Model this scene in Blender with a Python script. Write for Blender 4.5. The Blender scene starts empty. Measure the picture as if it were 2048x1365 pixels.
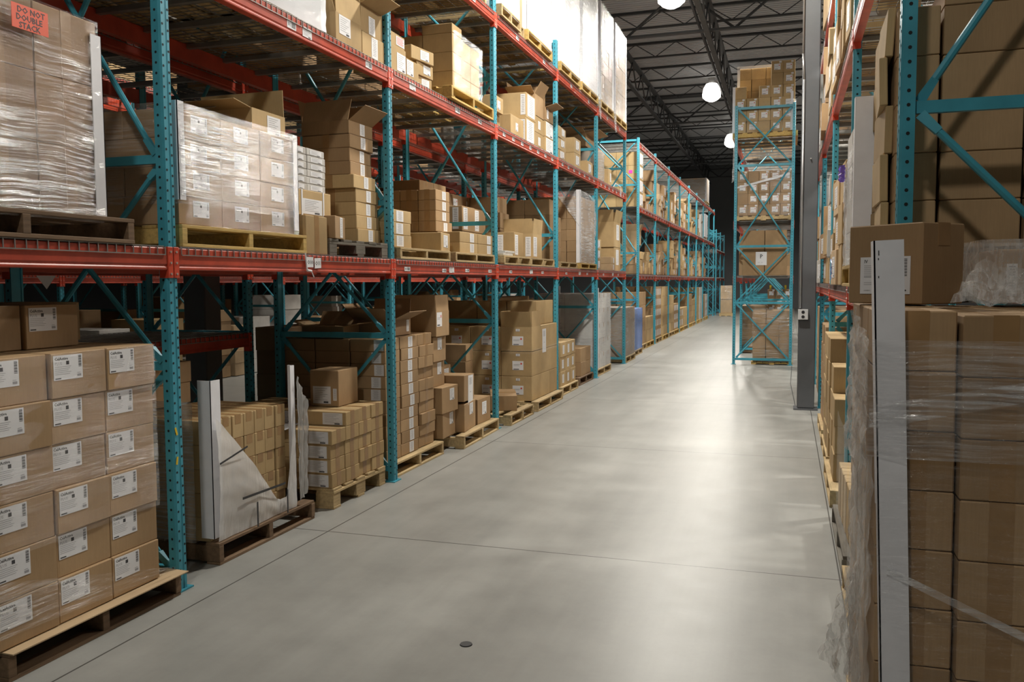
import bpy, math, random
from mathutils import Vector, Matrix
random.seed(7)
PI = math.pi
SC = bpy.context.scene
COL = bpy.data.collections.new('warehouse'); SC.collection.children.link(COL)

# ---------------------------------------------------------------- camera, world, exposure
cam_d = bpy.data.cameras.new('camera'); cam = bpy.data.objects.new('camera', cam_d); COL.objects.link(cam)
F_PX, YAW, PITCH, ROLL, CAM_H = 1705.5, math.radians(17.92), math.radians(3.976), math.radians(-0.335), 1.578
cam_d.sensor_width = 36.0; cam_d.lens = 36.0 * F_PX / 2048; cam_d.clip_end = 200
fwd = Vector((-math.sin(YAW) * math.cos(PITCH), math.cos(YAW) * math.cos(PITCH), -math.sin(PITCH)))
rt = Vector((math.cos(YAW), math.sin(YAW), 0)); up = rt.cross(fwd)
r2 = math.cos(ROLL) * rt + math.sin(ROLL) * up; u2 = -math.sin(ROLL) * rt + math.cos(ROLL) * up
m3 = Matrix((r2, u2, -fwd)).transposed()
cam.matrix_world = Matrix.Translation((0, 0, CAM_H)) @ m3.to_4x4()
SC.camera = cam
SC.view_settings.view_transform = 'Standard'; SC.view_settings.look = 'None'
SC.view_settings.gamma = 1.0; SC.view_settings.use_curve_mapping = False
SC.view_settings.exposure = 0.0
SC.cycles.transparent_max_bounces = 16
SC.cycles.max_bounces = 8
w = bpy.data.worlds.new('world'); SC.world = w; w.use_nodes = True
w.node_tree.nodes['Background'].inputs[0].default_value = (0.75, 0.8, 0.9, 1)
w.node_tree.nodes['Background'].inputs[1].default_value = 0.006
LAMP_POWER = 1400.0
LAMP_COLOR = (1.0, 0.955, 0.86)

# ---------------------------------------------------------------- materials
def new_mat(name):
    m = bpy.data.materials.new(name); m.use_nodes = True
    nt = m.node_tree; nt.nodes.clear()
    out = nt.nodes.new('ShaderNodeOutputMaterial'); bs = nt.nodes.new('ShaderNodeBsdfPrincipled')
    nt.links.new(bs.outputs[0], out.inputs[0])
    return m, nt, bs, out
def N(nt, kind, **kw):
    n = nt.nodes.new(kind)
    for k, v in kw.items():
        if k.startswith('i_'):
            key = k[2:]; n.inputs[int(key) if key.isdigit() else key.replace('_', ' ')].default_value = v
        else: setattr(n, k, v)
    return n
def ramp(nt, fac, stops):
    r = nt.nodes.new('ShaderNodeValToRGB'); nt.links.new(fac, r.inputs[0])
    e = r.color_ramp.elements
    while len(e) < len(stops): e.new(0.5)
    for i, (p, c) in enumerate(stops):
        e[i].position = p; e[i].color = (c[0], c[1], c[2], 1) if not isinstance(c, (int, float)) else (c, c, c, 1)
    return r
def coords(nt, scale=(1, 1, 1), kind='Object', rot=(0, 0, 0)):
    tc = nt.nodes.new('ShaderNodeTexCoord'); mp = nt.nodes.new('ShaderNodeMapping')
    mp.inputs['Scale'].default_value = scale; mp.inputs['Rotation'].default_value = rot
    nt.links.new(tc.outputs[kind], mp.inputs[0]); return mp.outputs[0]
def noise(nt, vec, scale, detail=3, rough=0.55):
    n = nt.nodes.new('ShaderNodeTexNoise'); n.inputs['Scale'].default_value = scale
    n.inputs['Detail'].default_value = detail; n.inputs['Roughness'].default_value = rough
    nt.links.new(vec, n.inputs['Vector']); return n.outputs['Fac']
def mixc(nt, fac, a, b, mode='MIX'):
    n = nt.nodes.new('ShaderNodeMix'); n.data_type = 'RGBA'; n.blend_type = mode
    if isinstance(fac, (int, float)): n.inputs[0].default_value = fac
    else: nt.links.new(fac, n.inputs[0])
    for i, v in ((6, a), (7, b)):
        if isinstance(v, tuple): n.inputs[i].default_value = (v[0], v[1], v[2], 1)
        else: nt.links.new(v, n.inputs[i])
    return n.outputs[2]
def mth(nt, op, a, b=0.0, clamp=False):
    n = nt.nodes.new('ShaderNodeMath'); n.operation = op; n.use_clamp = clamp
    for i, v in ((0, a), (1, b)):
        if isinstance(v, (int, float)): n.inputs[i].default_value = v
        else: nt.links.new(v, n.inputs[i])
    return n.outputs[0]
def bump(nt, bs, h, strength=0.3, dist=0.01):
    b = nt.nodes.new('ShaderNodeBump'); b.inputs['Strength'].default_value = strength
    b.inputs['Distance'].default_value = dist; nt.links.new(h, b.inputs['Height']); nt.links.new(b.outputs[0], bs.inputs['Normal'])

def simple(name, col, rough=0.6, metal=0.0, var=0.12, scale=6.0, spec=0.5, rnd=0.0, bmp=0.0):
    m, nt, bs, out = new_mat(name)
    v = coords(nt); f = noise(nt, v, scale, 4)
    lo = tuple(c * (1 - var) for c in col); hi = tuple(min(1, c * (1 + var)) for c in col)
    r = ramp(nt, f, [(0.3, lo), (0.7, hi)]); c = r.outputs[0]
    if rnd:
        oi = nt.nodes.new('ShaderNodeObjectInfo'); rr = ramp(nt, oi.outputs['Random'], [(0, 1 - rnd), (1, 1 + 0 * rnd)])
        c = mixc(nt, 1.0, c, rr.outputs[0], 'MULTIPLY')
    nt.links.new(c, bs.inputs['Base Color']); bs.inputs['Roughness'].default_value = rough
    bs.inputs['Metallic'].default_value = metal; bs.inputs['Specular IOR Level'].default_value = spec
    if bmp: bump(nt, bs, f, bmp, 0.004)
    return m
M = {}
def cardboard(name, col):
    m, nt, bs, out = new_mat(name)
    v = coords(nt, (1, 1, 1)); vs = coords(nt, (60, 60, 3))
    f = noise(nt, v, 3.5, 4); f2 = noise(nt, vs, 4.0, 2); mo = noise(nt, v, 90, 2)
    lo = tuple(c * 0.86 for c in col); hi = tuple(c * 1.1 for c in col)
    c = ramp(nt, f, [(0.3, lo), (0.7, hi)]).outputs[0]
    c = mixc(nt, 0.5, c, ramp(nt, f2, [(0.35, 0.86), (0.65, 1.0)]).outputs[0], 'MULTIPLY')
    oi = nt.nodes.new('ShaderNodeObjectInfo'); at = nt.nodes.new('ShaderNodeAttribute'); at.attribute_name = 'shade_seed'
    sd = mth(nt, 'FRACT', mth(nt, 'ADD', oi.outputs['Random'], at.outputs['Fac']))
    c = mixc(nt, 1.0, c, ramp(nt, sd, [(0, (0.78, 0.76, 0.74)), (0.5, (0.92, 0.92, 0.92)), (1, (1, 1, 1))]).outputs[0], 'MULTIPLY')
    nt.links.new(c, bs.inputs['Base Color']); bs.inputs['Roughness'].default_value = 0.78
    bs.inputs['Specular IOR Level'].default_value = 0.25
    bump(nt, bs, mth(nt, 'ADD', f, mth(nt, 'MULTIPLY', mo, 0.15)), 0.25, 0.006)
    M[name] = m
cardboard('kraft', (0.43, 0.285, 0.155))
cardboard('kraft_yellow', (0.52, 0.37, 0.19))
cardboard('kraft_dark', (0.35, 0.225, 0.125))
cardboard('kraft_pale', (0.56, 0.41, 0.25))
cardboard('whitebox', (0.62, 0.60, 0.57))
M['tape'] = simple('packing_tape', (0.33, 0.195, 0.085), 0.32, var=0.08, scale=20)
M['tape_clear'] = simple('tape_pale', (0.40, 0.28, 0.14), 0.25, var=0.08, scale=20)
M['label'] = simple('label_paper', (0.76, 0.76, 0.78), 0.55, var=0.03)
M['ink'] = simple('printed_ink', (0.05, 0.05, 0.055), 0.6, var=0.05)
M['ink_grey'] = simple('printed_grey_ink', (0.33, 0.33, 0.35), 0.6, var=0.05)
M['red_ink'] = simple('printed_red_ink', (0.62, 0.06, 0.05), 0.6, var=0.05)
M['teal'] = simple('teal_rack_paint', (0.055, 0.325, 0.43), 0.4, var=0.16, scale=5, spec=0.5, rnd=0.1)
M['hole'] = simple('post_hole_dark', (0.004, 0.006, 0.007), 0.8, var=0.05)
M['red'] = simple('orange_red_beam_paint', (0.48, 0.062, 0.030), 0.42, var=0.22, scale=7, rnd=0.15)
M['red_bright'] = simple('bright_red_connector_paint', (0.60, 0.065, 0.030), 0.38, var=0.12, scale=7)
M['galv'] = simple('galvanised_wire', (0.30, 0.30, 0.29), 0.45, 0.7, var=0.2)
M['steel'] = simple('bolt_steel', (0.6, 0.6, 0.58), 0.35, 0.8, var=0.1)
M['sticker_pink'] = simple('pink_sticker', (0.85, 0.05, 0.45), 0.5, var=0.03)
M['sticker_green'] = simple('green_sticker', (0.10, 0.70, 0.22), 0.5, var=0.03)
M['sticker_lime'] = simple('lime_sticker', (0.30, 0.55, 0.04), 0.5, var=0.03)
M['orange_sign'] = simple('fluorescent_orange_sign', (0.85, 0.10, 0.035), 0.5, var=0.04)
M['purple'] = simple('purple_plastic', (0.22, 0.13, 0.75), 0.4, var=0.1)
M['board'] = simple('white_corner_board', (0.80, 0.80, 0.84), 0.6, var=0.05, scale=9, bmp=0.1)
M['strap_black'] = simple('black_strap', (0.03, 0.03, 0.035), 0.4)
M['strap_white'] = simple('white_strap', (0.8, 0.8, 0.82), 0.4, var=0.03)
M['black'] = simple('black_plastic', (0.015, 0.016, 0.02), 0.5)
M['column'] = simple('grey_column_paint', (0.085, 0.09, 0.098), 0.5, var=0.12, scale=2.5)
M['conduit'] = simple('conduit_metal', (0.42, 0.43, 0.44), 0.35, 0.6)
M['outlet'] = simple('outlet_cover', (0.55, 0.56, 0.57), 0.4)
M['truss'] = simple('roof_steel_paint', (0.045, 0.047, 0.05), 0.55, var=0.15)
M['wall'] = simple('warehouse_wall', (0.16, 0.165, 0.17), 0.85, var=0.08, scale=0.6)
M['lamp_body'] = simple('lamp_housing', (0.55, 0.55, 0.54), 0.35, 0.7)
M['yellow'] = simple('yellow_plastic', (0.75, 0.52, 0.03), 0.5)
M['deck_roof'] = simple('roof_deck_metal', (0.46, 0.47, 0.49), 0.5, 0.0, var=0.1, scale=0.5)

def wood(name, col):
    m, nt, bs, out = new_mat(name)
    v = coords(nt, (14, 2.2, 14)); f = noise(nt, v, 3.0, 5, 0.65); g = noise(nt, coords(nt), 2.0, 3)
    c = ramp(nt, f, [(0.25, tuple(x * 0.62 for x in col)), (0.55, col), (0.8, tuple(min(1, x * 1.15) for x in col))]).outputs[0]
    c = mixc(nt, 0.7, c, ramp(nt, g, [(0.3, 0.72), (0.65, 1.0)]).outputs[0], 'MULTIPLY')
    oi = nt.nodes.new('ShaderNodeObjectInfo')
    c = mixc(nt, 1.0, c, ramp(nt, oi.outputs['Random'], [(0, (0.72, 0.70, 0.68)), (1, (1, 1, 1))]).outputs[0], 'MULTIPLY')
    nt.links.new(c, bs.inputs['Base Color']); bs.inputs['Roughness'].default_value = 0.8
    bump(nt, bs, f, 0.4, 0.004); M[name] = m
wood('wood_pale', (0.62, 0.46, 0.24)); wood('wood_yellow', (0.70, 0.48, 0.16)); wood('wood_brown', (0.24, 0.15, 0.085)); wood('wood_grey', (0.21, 0.19, 0.155))

def film(name, lo, amp, tint=(0.66, 0.66, 0.67), vertical=False, rough=0.14, glo=0.16):
    """clear stretch film: transparent, with stretched whitish streaks and glossy creases"""
    m, nt, bs, out = new_mat(name); nt.nodes.remove(bs)
    tc = nt.nodes.new('ShaderNodeTexCoord')
    sx = nt.nodes.new('ShaderNodeMapping'); sx.inputs['Scale'].default_value = (1.6, 1.6, 44) if not vertical else (34, 34, 2.2)
    sx.inputs['Rotation'].default_value = (0.10, 0.05, 0)
    nt.links.new(tc.outputs['Object'], sx.inputs[0])
    n0 = noise(nt, tc.outputs['Object'], 2.2, 2)
    ad = N(nt, 'ShaderNodeVectorMath', operation='MULTIPLY_ADD')
    cb = nt.nodes.new('ShaderNodeCombineXYZ'); nt.links.new(mth(nt, 'MULTIPLY', n0, 2.4), cb.inputs[2])
    ad.inputs[1].default_value = (1, 1, 1); nt.links.new(sx.outputs[0], ad.inputs[0]); nt.links.new(cb.outputs[0], ad.inputs[2])
    st = noise(nt, ad.outputs[0], 2.0, 5, 0.7); cr = noise(nt, tc.outputs['Object'], 13, 4, 0.7)
    big = noise(nt, tc.outputs['Object'], 1.7, 2)
    k = ramp(nt, st, [(0.46, 0.0), (0.66, 1.0)]).outputs[0]
    k = mth(nt, 'MULTIPLY', k, ramp(nt, big, [(0.40, 0.03), (0.62, 1.0)]).outputs[0])
    fac = mth(nt, 'ADD', mth(nt, 'MULTIPLY', k, amp), lo, True)
    tr = nt.nodes.new('ShaderNodeBsdfTransparent'); df = nt.nodes.new('ShaderNodeBsdfDiffuse'); gl = nt.nodes.new('ShaderNodeBsdfGlossy')
    df.inputs[0].default_value = (*tint, 1); gl.inputs[0].default_value = (1, 1, 1, 1); gl.inputs['Roughness'].default_value = rough
    b = nt.nodes.new('ShaderNodeBump'); b.inputs['Strength'].default_value = 0.9; b.inputs['Distance'].default_value = 0.012
    nt.links.new(mth(nt, 'ADD', st, mth(nt, 'MULTIPLY', cr, 0.35)), b.inputs['Height']); nt.links.new(b.outputs[0], gl.inputs['Normal'])
    mx = nt.nodes.new('ShaderNodeMixShader'); nt.links.new(fac, mx.inputs[0]); nt.links.new(tr.outputs[0], mx.inputs[1]); nt.links.new(df.outputs[0], mx.inputs[2])
    lw = nt.nodes.new('ShaderNodeLayerWeight'); lw.inputs[0].default_value = 0.5; nt.links.new(b.outputs[0], lw.inputs['Normal'])
    g = mth(nt, 'ADD', mth(nt, 'MULTIPLY', mth(nt, 'POWER', lw.outputs['Facing'], 5.0), 0.2), mth(nt, 'ADD', mth(nt, 'MULTIPLY', k, glo), 0.02), True)
    mx2 = nt.nodes.new('ShaderNodeMixShader'); nt.links.new(g, mx2.inputs[0]); nt.links.new(mx.outputs[0], mx2.inputs[1]); nt.links.new(gl.outputs[0], mx2.inputs[2])
    nt.links.new(mx2.outputs[0], out.inputs[0]); M[name] = m
film('film_clear', 0.0, 0.09, glo=0.07)
film('film_mid', 0.02, 0.48, glo=0.46)
film('film_streak', 0.10, 0.75, glo=0.5)
film('film_veil', 0.07, 0.40, glo=0.12)
film('film_dense', 0.22, 0.8, (0.84, 0.85, 0.87))
film('film_heavy', 0.72, 0.6, (0.86, 0.88, 0.92))
film('film_sheet', 0.66, 0.25, (0.80, 0.79, 0.78), True, 0.3)
film('film_blue', 0.55, 0.5, (0.16, 0.30, 0.72))
film('film_grey', 0.35, 0.45, (0.56, 0.56, 0.55))
film('film_pale', 0.26, 0.25, (0.82, 0.83, 0.85), glo=0.10)
film('film_crumple', 0.22, 0.6, (0.85, 0.84, 0.82), True, 0.1, 0.45)

def lamp_glow():
    m, nt, bs, out = new_mat('lamp_lens'); nt.nodes.remove(bs)
    e = nt.nodes.new('ShaderNodeEmission'); e.inputs[0].default_value = (*LAMP_COLOR, 1); e.inputs[1].default_value = 9.0
    nt.links.new(e.outputs[0], out.inputs[0]); M['lens'] = m
lamp_glow()
def shade_glow():
    m, nt, bs, out = new_mat('glowing_lamp_shade'); bs.inputs['Base Color'].default_value = (0.8, 0.8, 0.78, 1)
    bs.inputs['Emission Color'].default_value = (*LAMP_COLOR, 1); bs.inputs['Emission Strength'].default_value = 4.5; M['shade'] = m
shade_glow()

def floor_mat():
    m, nt, bs, out = new_mat('polished_concrete')
    tc = nt.nodes.new('ShaderNodeTexCoord'); o = tc.outputs['Object']
    f1 = noise(nt, o, 0.55, 5, 0.6); f2 = noise(nt, o, 3.2, 5, 0.65); f3 = noise(nt, o, 45, 3, 0.6)
    c = ramp(nt, f1, [(0.3, (0.305, 0.303, 0.284)), (0.7, (0.37, 0.368, 0.348))]).outputs[0]
    c = mixc(nt, 0.8, c, ramp(nt, f2, [(0.3, 0.84), (0.62, 1.0)]).outputs[0], 'MULTIPLY')
    c = mixc(nt, 0.5, c, ramp(nt, f3, [(0.3, 0.97), (0.6, 1.0)]).outputs[0], 'MULTIPLY')
    # long pale and dark scuffs from truck tyres along the aisle
    mp = nt.nodes.new('ShaderNodeMapping'); mp.inputs['Scale'].default_value = (6.5, 0.35, 1); nt.links.new(o, mp.inputs[0])
    f4 = noise(nt, mp.outputs[0], 1.0, 4, 0.6)
    c = mixc(nt, 0.55, c, ramp(nt, f4, [(0.35, 0.86), (0.62, 1.0)]).outputs[0], 'MULTIPLY')
    # saw-cut joints: lines along and across
    sp = nt.nodes.new('ShaderNodeSeparateXYZ'); nt.links.new(o, sp.inputs[0])
    def line(sock, at, wid, slant=None):
        v = sock
        if slant: v = mth(nt, 'ADD', sock, mth(nt, 'MULTIPLY', slant[0], slant[1]))
        d = mth(nt, 'ABSOLUTE', mth(nt, 'SUBTRACT', v, at)); return mth(nt, 'LESS_THAN', d, wid)
    X, Y = sp.outputs[0], sp.outputs[1]
    tot = line(X, -2.76, 0.0045)
    for a in (0.285, ): tot = mth(nt, 'MAXIMUM', tot, line(X, a, 0.004))
    jy = [4.707 + 3.2 * i for i in range(-3, 16)]
    for a in jy: tot = mth(nt, 'MAXIMUM', tot, line(Y, a, 0.0045))
    c = mixc(nt, mth(nt, 'MULTIPLY', tot, 0.9), c, (0.06, 0.055, 0.05))
    nt.links.new(c, bs.inputs['Base Color'])
    r = ramp(nt, f2, [(0.3, 0.36), (0.7, 0.40)]).outputs[0]; nt.links.new(r, bs.inputs['Roughness'])
    bs.inputs['Specular IOR Level'].default_value = 0.21
    bump(nt, bs, mth(nt, 'SUBTRACT', mth(nt, 'ADD', mth(nt, 'MULTIPLY', f2, 0.35), mth(nt, 'MULTIPLY', f3, 0.0)), mth(nt, 'MULTIPLY', tot, 0.5)), 0.05, 0.01)
    M['floor'] = m
floor_mat()

# ---------------------------------------------------------------- mesh building
class MB:
    def __init__(s): s.v = []; s.f = []; s.m = []; s.mats = []
    def mi(s, mat):
        if mat not in s.mats: s.mats.append(mat)
        return s.mats.index(mat)
    def poly(s, vs, fs, mat, M4=None):
        o = len(s.v); k = s.mi(mat)
        s.v += [tuple(M4 @ Vector(p)) if M4 else tuple(p) for p in vs]
        s.f += [tuple(o + i for i in f) for f in fs]; s.m += [k] * len(fs); return s
    def box(s, x0, x1, y0, y1, z0, z1, mat, M4=None):
        vs = [(x, y, z) for x in (x0, x1) for y in (y0, y1) for z in (z0, z1)]
        fs = [(0, 1, 3, 2), (4, 6, 7, 5), (0, 4, 5, 1), (2, 3, 7, 6), (0, 2, 6, 4), (1, 5, 7, 3)]
        return s.poly(vs, fs, mat, M4)
    def cham(s, x0, x1, y0, y1, z0, z1, b, mat, M4=None):
        vs = []; idx = {}
        for i, x in enumerate((x0, x1)):
            for j, y in enumerate((y0, y1)):
                for k, z in enumerate((z0, z1)):
                    dx = b if i == 0 else -b; dy = b if j == 0 else -b; dz = b if k == 0 else -b
                    idx[i, j, k] = len(vs); vs += [(x, y + dy, z + dz), (x + dx, y, z + dz), (x + dx, y + dy, z)]
        g = lambda i, j, k, a: idx[i, j, k] + a
        fs = []
        for i in (0, 1): fs.append([g(i, 0, 0, 0), g(i, 0, 1, 0), g(i, 1, 1, 0), g(i, 1, 0, 0)][::1 if i == 0 else -1])
        for j in (0, 1): fs.append([g(0, j, 0, 1), g(1, j, 0, 1), g(1, j, 1, 1), g(0, j, 1, 1)][::1 if j == 0 else -1])
        for k in (0, 1): fs.append([g(0, 0, k, 2), g(0, 1, k, 2), g(1, 1, k, 2), g(1, 0, k, 2)][::1 if k == 0 else -1])
        for j in (0, 1):
            for k in (0, 1): fs.append([g(0, j, k, 1), g(0, j, k, 2), g(1, j, k, 2), g(1, j, k, 1)][::1 if (j + k) % 2 == 0 else -1])
        for i in (0, 1):
            for k in (0, 1): fs.append([g(i, 0, k, 0), g(i, 1, k, 0), g(i, 1, k, 2), g(i, 0, k, 2)][::1 if (i + k) % 2 == 0 else -1])
        for i in (0, 1):
            for j in (0, 1): fs.append([g(i, j, 0, 0), g(i, j, 1, 0), g(i, j, 1, 1), g(i, j, 0, 1)][::-1 if (i + j) % 2 == 0 else 1])
        for i in (0, 1):
            for j in (0, 1):
                for k in (0, 1): fs.append([g(i, j, k, 0), g(i, j, k, 1), g(i, j, k, 2)][::1 if (i + j + k) % 2 == 0 else -1])
        return s.poly(vs, [tuple(f) for f in fs], mat, M4)
    def tube(s, p0, p1, r, mat, n=8, r1=None, flat=None):
        p0, p1 = Vector(p0), Vector(p1); d = (p1 - p0).normalized(); a = d.orthogonal().normalized(); b = d.cross(a)
        r1 = r if r1 is None else r1; vs = []
        for p, q in ((p0, r), (p1, r1)):
            vs += [p + a * q * math.cos(2 * PI * i / n) + b * q * math.sin(2 * PI * i / n) for i in range(n)]
        fs = [(i, (i + 1) % n, n + (i + 1) % n, n + i) for i in range(n)] + [tuple(range(n))[::-1], tuple(range(n, 2 * n))]
        return s.poly(vs, fs, mat)
    def disc(s, c, nrm, r, mat, n=8):
        c = Vector(c); d = Vector(nrm).normalized(); a = d.orthogonal().normalized(); b = d.cross(a)
        return s.poly([c + a * r * math.cos(2 * PI * i / n) + b * r * math.sin(2 * PI * i / n) for i in range(n)], [tuple(range(n))], mat)
    def lathe(s, prof, mat, n=24):
        vs = [(r * math.cos(2 * PI * i / n), r * math.sin(2 * PI * i / n), z) for r, z in prof for i in range(n)]
        fs = [(k * n + i, k * n + (i + 1) % n, (k + 1) * n + (i + 1) % n, (k + 1) * n + i) for k in range(len(prof) - 1) for i in range(n)]
        return s.poly(vs, fs, mat)
    def mesh(s, name, smooth=False):
        me = bpy.data.meshes.new(name); me.from_pydata(s.v, [], s.f)
        for mt in s.mats: me.materials.append(M[mt])
        me.polygons.foreach_set('material_index', s.m)
        if smooth: me.polygons.foreach_set('use_smooth', [True] * len(s.f))
        me.update(); return me
CACHE = {}
def cached(key, fn, name=None, smooth=False):
    if key not in CACHE: CACHE[key] = fn().mesh(name or str(key[0]), smooth)
    return CACHE[key]
def O(name, mesh, parent=None, loc=(0, 0, 0), rot=(0, 0, 0)):
    o = bpy.data.objects.new(name, mesh); COL.objects.link(o); o.location = loc; o.rotation_euler = rot
    if parent: o.parent = parent
    return o
BAD = []
def tag(o, label=None, cat=None, group=None, kind=None):
    if label:
        o['label'] = label
        if not 4 <= len(label.split()) <= 16: BAD.append(label)
    if cat: o['category'] = cat
    if group: o['group'] = group
    if kind or cat: o['kind'] = kind or 'thing'
    return o
def struct(name, mb, smooth=False):
    o = O(name, mb.mesh(name, smooth)); o['kind'] = 'structure'; return o

TXT = {}
def text_geo(s, size, bold=False):
    k = (s, size)
    if k in TXT: return TXT[k]
    cu = bpy.data.curves.new('t', 'FONT'); cu.body = s; cu.size = size; cu.align_x = 'LEFT'; cu.resolution_u = 1
    if bold: cu.offset = size * 0.02
    ob = bpy.data.objects.new('t', cu); COL.objects.link(ob)
    dg = bpy.context.evaluated_depsgraph_get(); me = bpy.data.meshes.new_from_object(ob.evaluated_get(dg))
    vs = [tuple(v.co) for v in me.vertices]; fs = [tuple(p.vertices) for p in me.polygons]
    bpy.data.objects.remove(ob); bpy.data.curves.remove(cu); bpy.data.meshes.remove(me)
    TXT[k] = (vs, fs); return TXT[k]
def put_text(mb, s, size, a, b, mat='ink', x=0.0016, bold=False, rot90=False):
    vs, fs = text_geo(s, size, bold)
    if rot90: vs2 = [(x, a - v[1], b + v[0]) for v in vs]
    else: vs2 = [(x, a + v[0], b + v[1]) for v in vs]
    mb.poly(vs2, fs, mat)

# ---------------------------------------------------------------- labels (local: x outward, y to the viewer's right, z up)
def label_mesh(kind, w, h):
    def fn():
        b = MB(); b.box(0, 0.0012, -w / 2, w / 2, -h / 2, h / 2, 'label')
        def bar(y0, y1, z0, z1, mat='ink_grey'): b.poly([(0.0016, y0 * w, z0 * h), (0.0016, y1 * w, z0 * h), (0.0016, y1 * w, z1 * h), (0.0016, y0 * w, z1 * h)], [(0, 1, 2, 3)], mat)
        if kind == 'active':
            put_text(b, 'CelActive', h * 0.17, -0.46 * w, 0.31 * h, bold=True); put_text(b, 'PLUS', h * 0.17, -0.46 * w, 0.12 * h, 'ink_grey')
            bar(-0.07, 0.03, 0.11, 0.26, 'ink')
            for i in range(5): bar(-0.46, 0.1 - 0.05 * (i % 3), 0.03 - 0.075 * i, 0.045 - 0.075 * i)
            bar(-0.46, -0.26, -0.46, -0.41, 'ink')
            for i in range(9): bar(0.36, 0.46, 0.42 - 0.055 * i, 0.445 - 0.055 * i + 0.012 * (i % 2), 'ink')
            bar(0.30, 0.44, -0.42, -0.32); bar(0.30, 0.42, -0.28, -0.26)
        elif kind == 'lines':
            for i in range(7): bar(-0.4, 0.32 - 0.13 * ((i * 7) % 3), 0.36 - 0.11 * i, 0.385 - 0.11 * i)
            bar(0.1, 0.36, -0.46, -0.36, 'ink')
        elif kind == 'vert':
            for i in range(10): bar(-0.3 + 0.05 * (i % 3), 0.3 - 0.06 * (i % 2), 0.40 - 0.085 * i, 0.425 - 0.085 * i)
        elif kind == 'square':
            bar(-0.4, 0.1, -0.44, -0.36, 'ink'); bar(0.24, 0.38, 0.12, 0.3, 'red_ink'); bar(-0.4, 0.2, 0.1, 0.13); bar(-0.4, 0.1, 0.0, 0.03)
        elif kind == 'partial':
            put_text(b, 'PARTIAL', h * 0.62, -0.44 * w, -0.22 * h, 'red_ink', bold=True)
        elif kind == 'pink':
            for i in range(6): bar(-0.42, 0.42 - 0.1 * (i % 2), 0.34 - 0.14 * i, 0.40 - 0.14 * i, 'red_ink')
        elif kind == 'sheet':
            for i in range(8): bar(-0.25, 0.25, 0.40 - 0.03 * i, 0.412 - 0.03 * i)
            bar(-0.12, 0.12, -0.08, -0.06)
        elif kind == 'barcode':
            bar(-0.42, -0.2, -0.2, 0.2, 'ink_grey'); bar(-0.15, -0.08, -0.25, 0.25)
            for i in range(9): bar(-0.02 + 0.05 * i, 0.0 + 0.05 * i + 0.008 * (i % 3), -0.33, 0.33, 'ink')
        elif kind == 'iv':
            put_text(b, 'IV', h * 0.13, -0.42 * w, 0.34 * h, bold=True); put_text(b, '0', h * 0.13, -0.24 * w, 0.34 * h, bold=True)
            for i in range(6): bar(-0.42, 0.1, 0.26 - 0.055 * i, 0.272 - 0.055 * i)
            bar(-0.42, 0.0, -0.05, -0.035); bar(-0.42, 0.1, -0.2, -0.19); bar(-0.42, 0.1, -0.25, -0.24)
            put_text(b, 'convatec', h * 0.055, -0.42 * w, -0.42 * h)
            for i in range(12): bar(0.36, 0.44, 0.42 - 0.04 * i, 0.435 - 0.04 * i + 0.006 * (i % 2), 'ink')
            bar(0.38, 0.43, -0.42, -0.38, 'ink')
        elif kind == 'p':
            put_text(b, 'P', h * 0.42, -0.13 * w, 0.02 * h, bold=True); put_text(b, '00  00', h * 0.14, -0.3 * w, -0.34 * h, 'ink_grey')
        return b
    return cached(('label', kind, round(w, 3), round(h, 3)), fn, 'label')

# ---------------------------------------------------------------- cartons
def carton_mesh(w, d, h, tone, is_open):
    def fn():
        b = MB(); t = 0.004
        if not is_open:
            b.cham(-d / 2, d / 2, -w / 2, w / 2, 0, h, 0.0035, tone)
            b.box(-d / 2 + 0.006, d / 2 - 0.006, -0.0012, 0.0012, h - 0.0005, h + 0.0004, 'kraft_dark')
        else:
            b.box(-d / 2, d / 2, -w / 2, w / 2, 0, t, tone)
            b.box(-d / 2, -d / 2 + t, -w / 2, w / 2, 0, h, tone); b.box(d / 2 - t, d / 2, -w / 2, w / 2, 0, h, tone)
            b.box(-d / 2 + t, d / 2 - t, -w / 2, -w / 2 + t, 0, h, tone); b.box(-d / 2 + t, d / 2 - t, w / 2 - t, w / 2, 0, h, tone)
        return b
    return cached(('carton', round(w, 3), round(d, 3), round(h, 3), tone, is_open), fn, 'carton')
def tape_mesh(w, d, h, axis, full):
    def fn():
        b = MB(); tw = 0.028; dr = h if full else min(0.07, h * 0.4)
        if axis == 'x':
            b.box(-d / 2 - 0.0008, d / 2 + 0.0008, -tw, tw, h, h + 0.0009, 'tape'); b.box(d / 2, d / 2 + 0.0009, -tw, tw, h - dr + 0.002, h, 'tape'); b.box(-d / 2 - 0.0009, -d / 2, -tw, tw, h - dr, h, 'tape')
        else:
            b.box(-tw, tw, -w / 2 - 0.0008, w / 2 + 0.0008, h, h + 0.0009, 'tape'); b.box(-tw, tw, -w / 2 - 0.0009, -w / 2, h - dr + 0.002, h, 'tape'); b.box(-tw, tw, w / 2, w / 2 + 0.0009, h - dr, h, 'tape')
        return b
    return cached(('tape', round(w, 3), round(d, 3), round(h, 3), axis, full), fn, 'tape')
ROT = {'f': 0.0, 's': -PI / 2, 'r': PI, 'b': PI / 2}
def on_face(face, w, d, a, b, off=0.0006):
    if face == 'f': return (d / 2 + off, a, b)
    if face == 's': return (a, -w / 2 - off, b)
    if face == 'b': return (-a, w / 2 + off, b)
    return (-d / 2 - off, -a, b)
CARTONS = []; SIZE = {}
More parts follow.
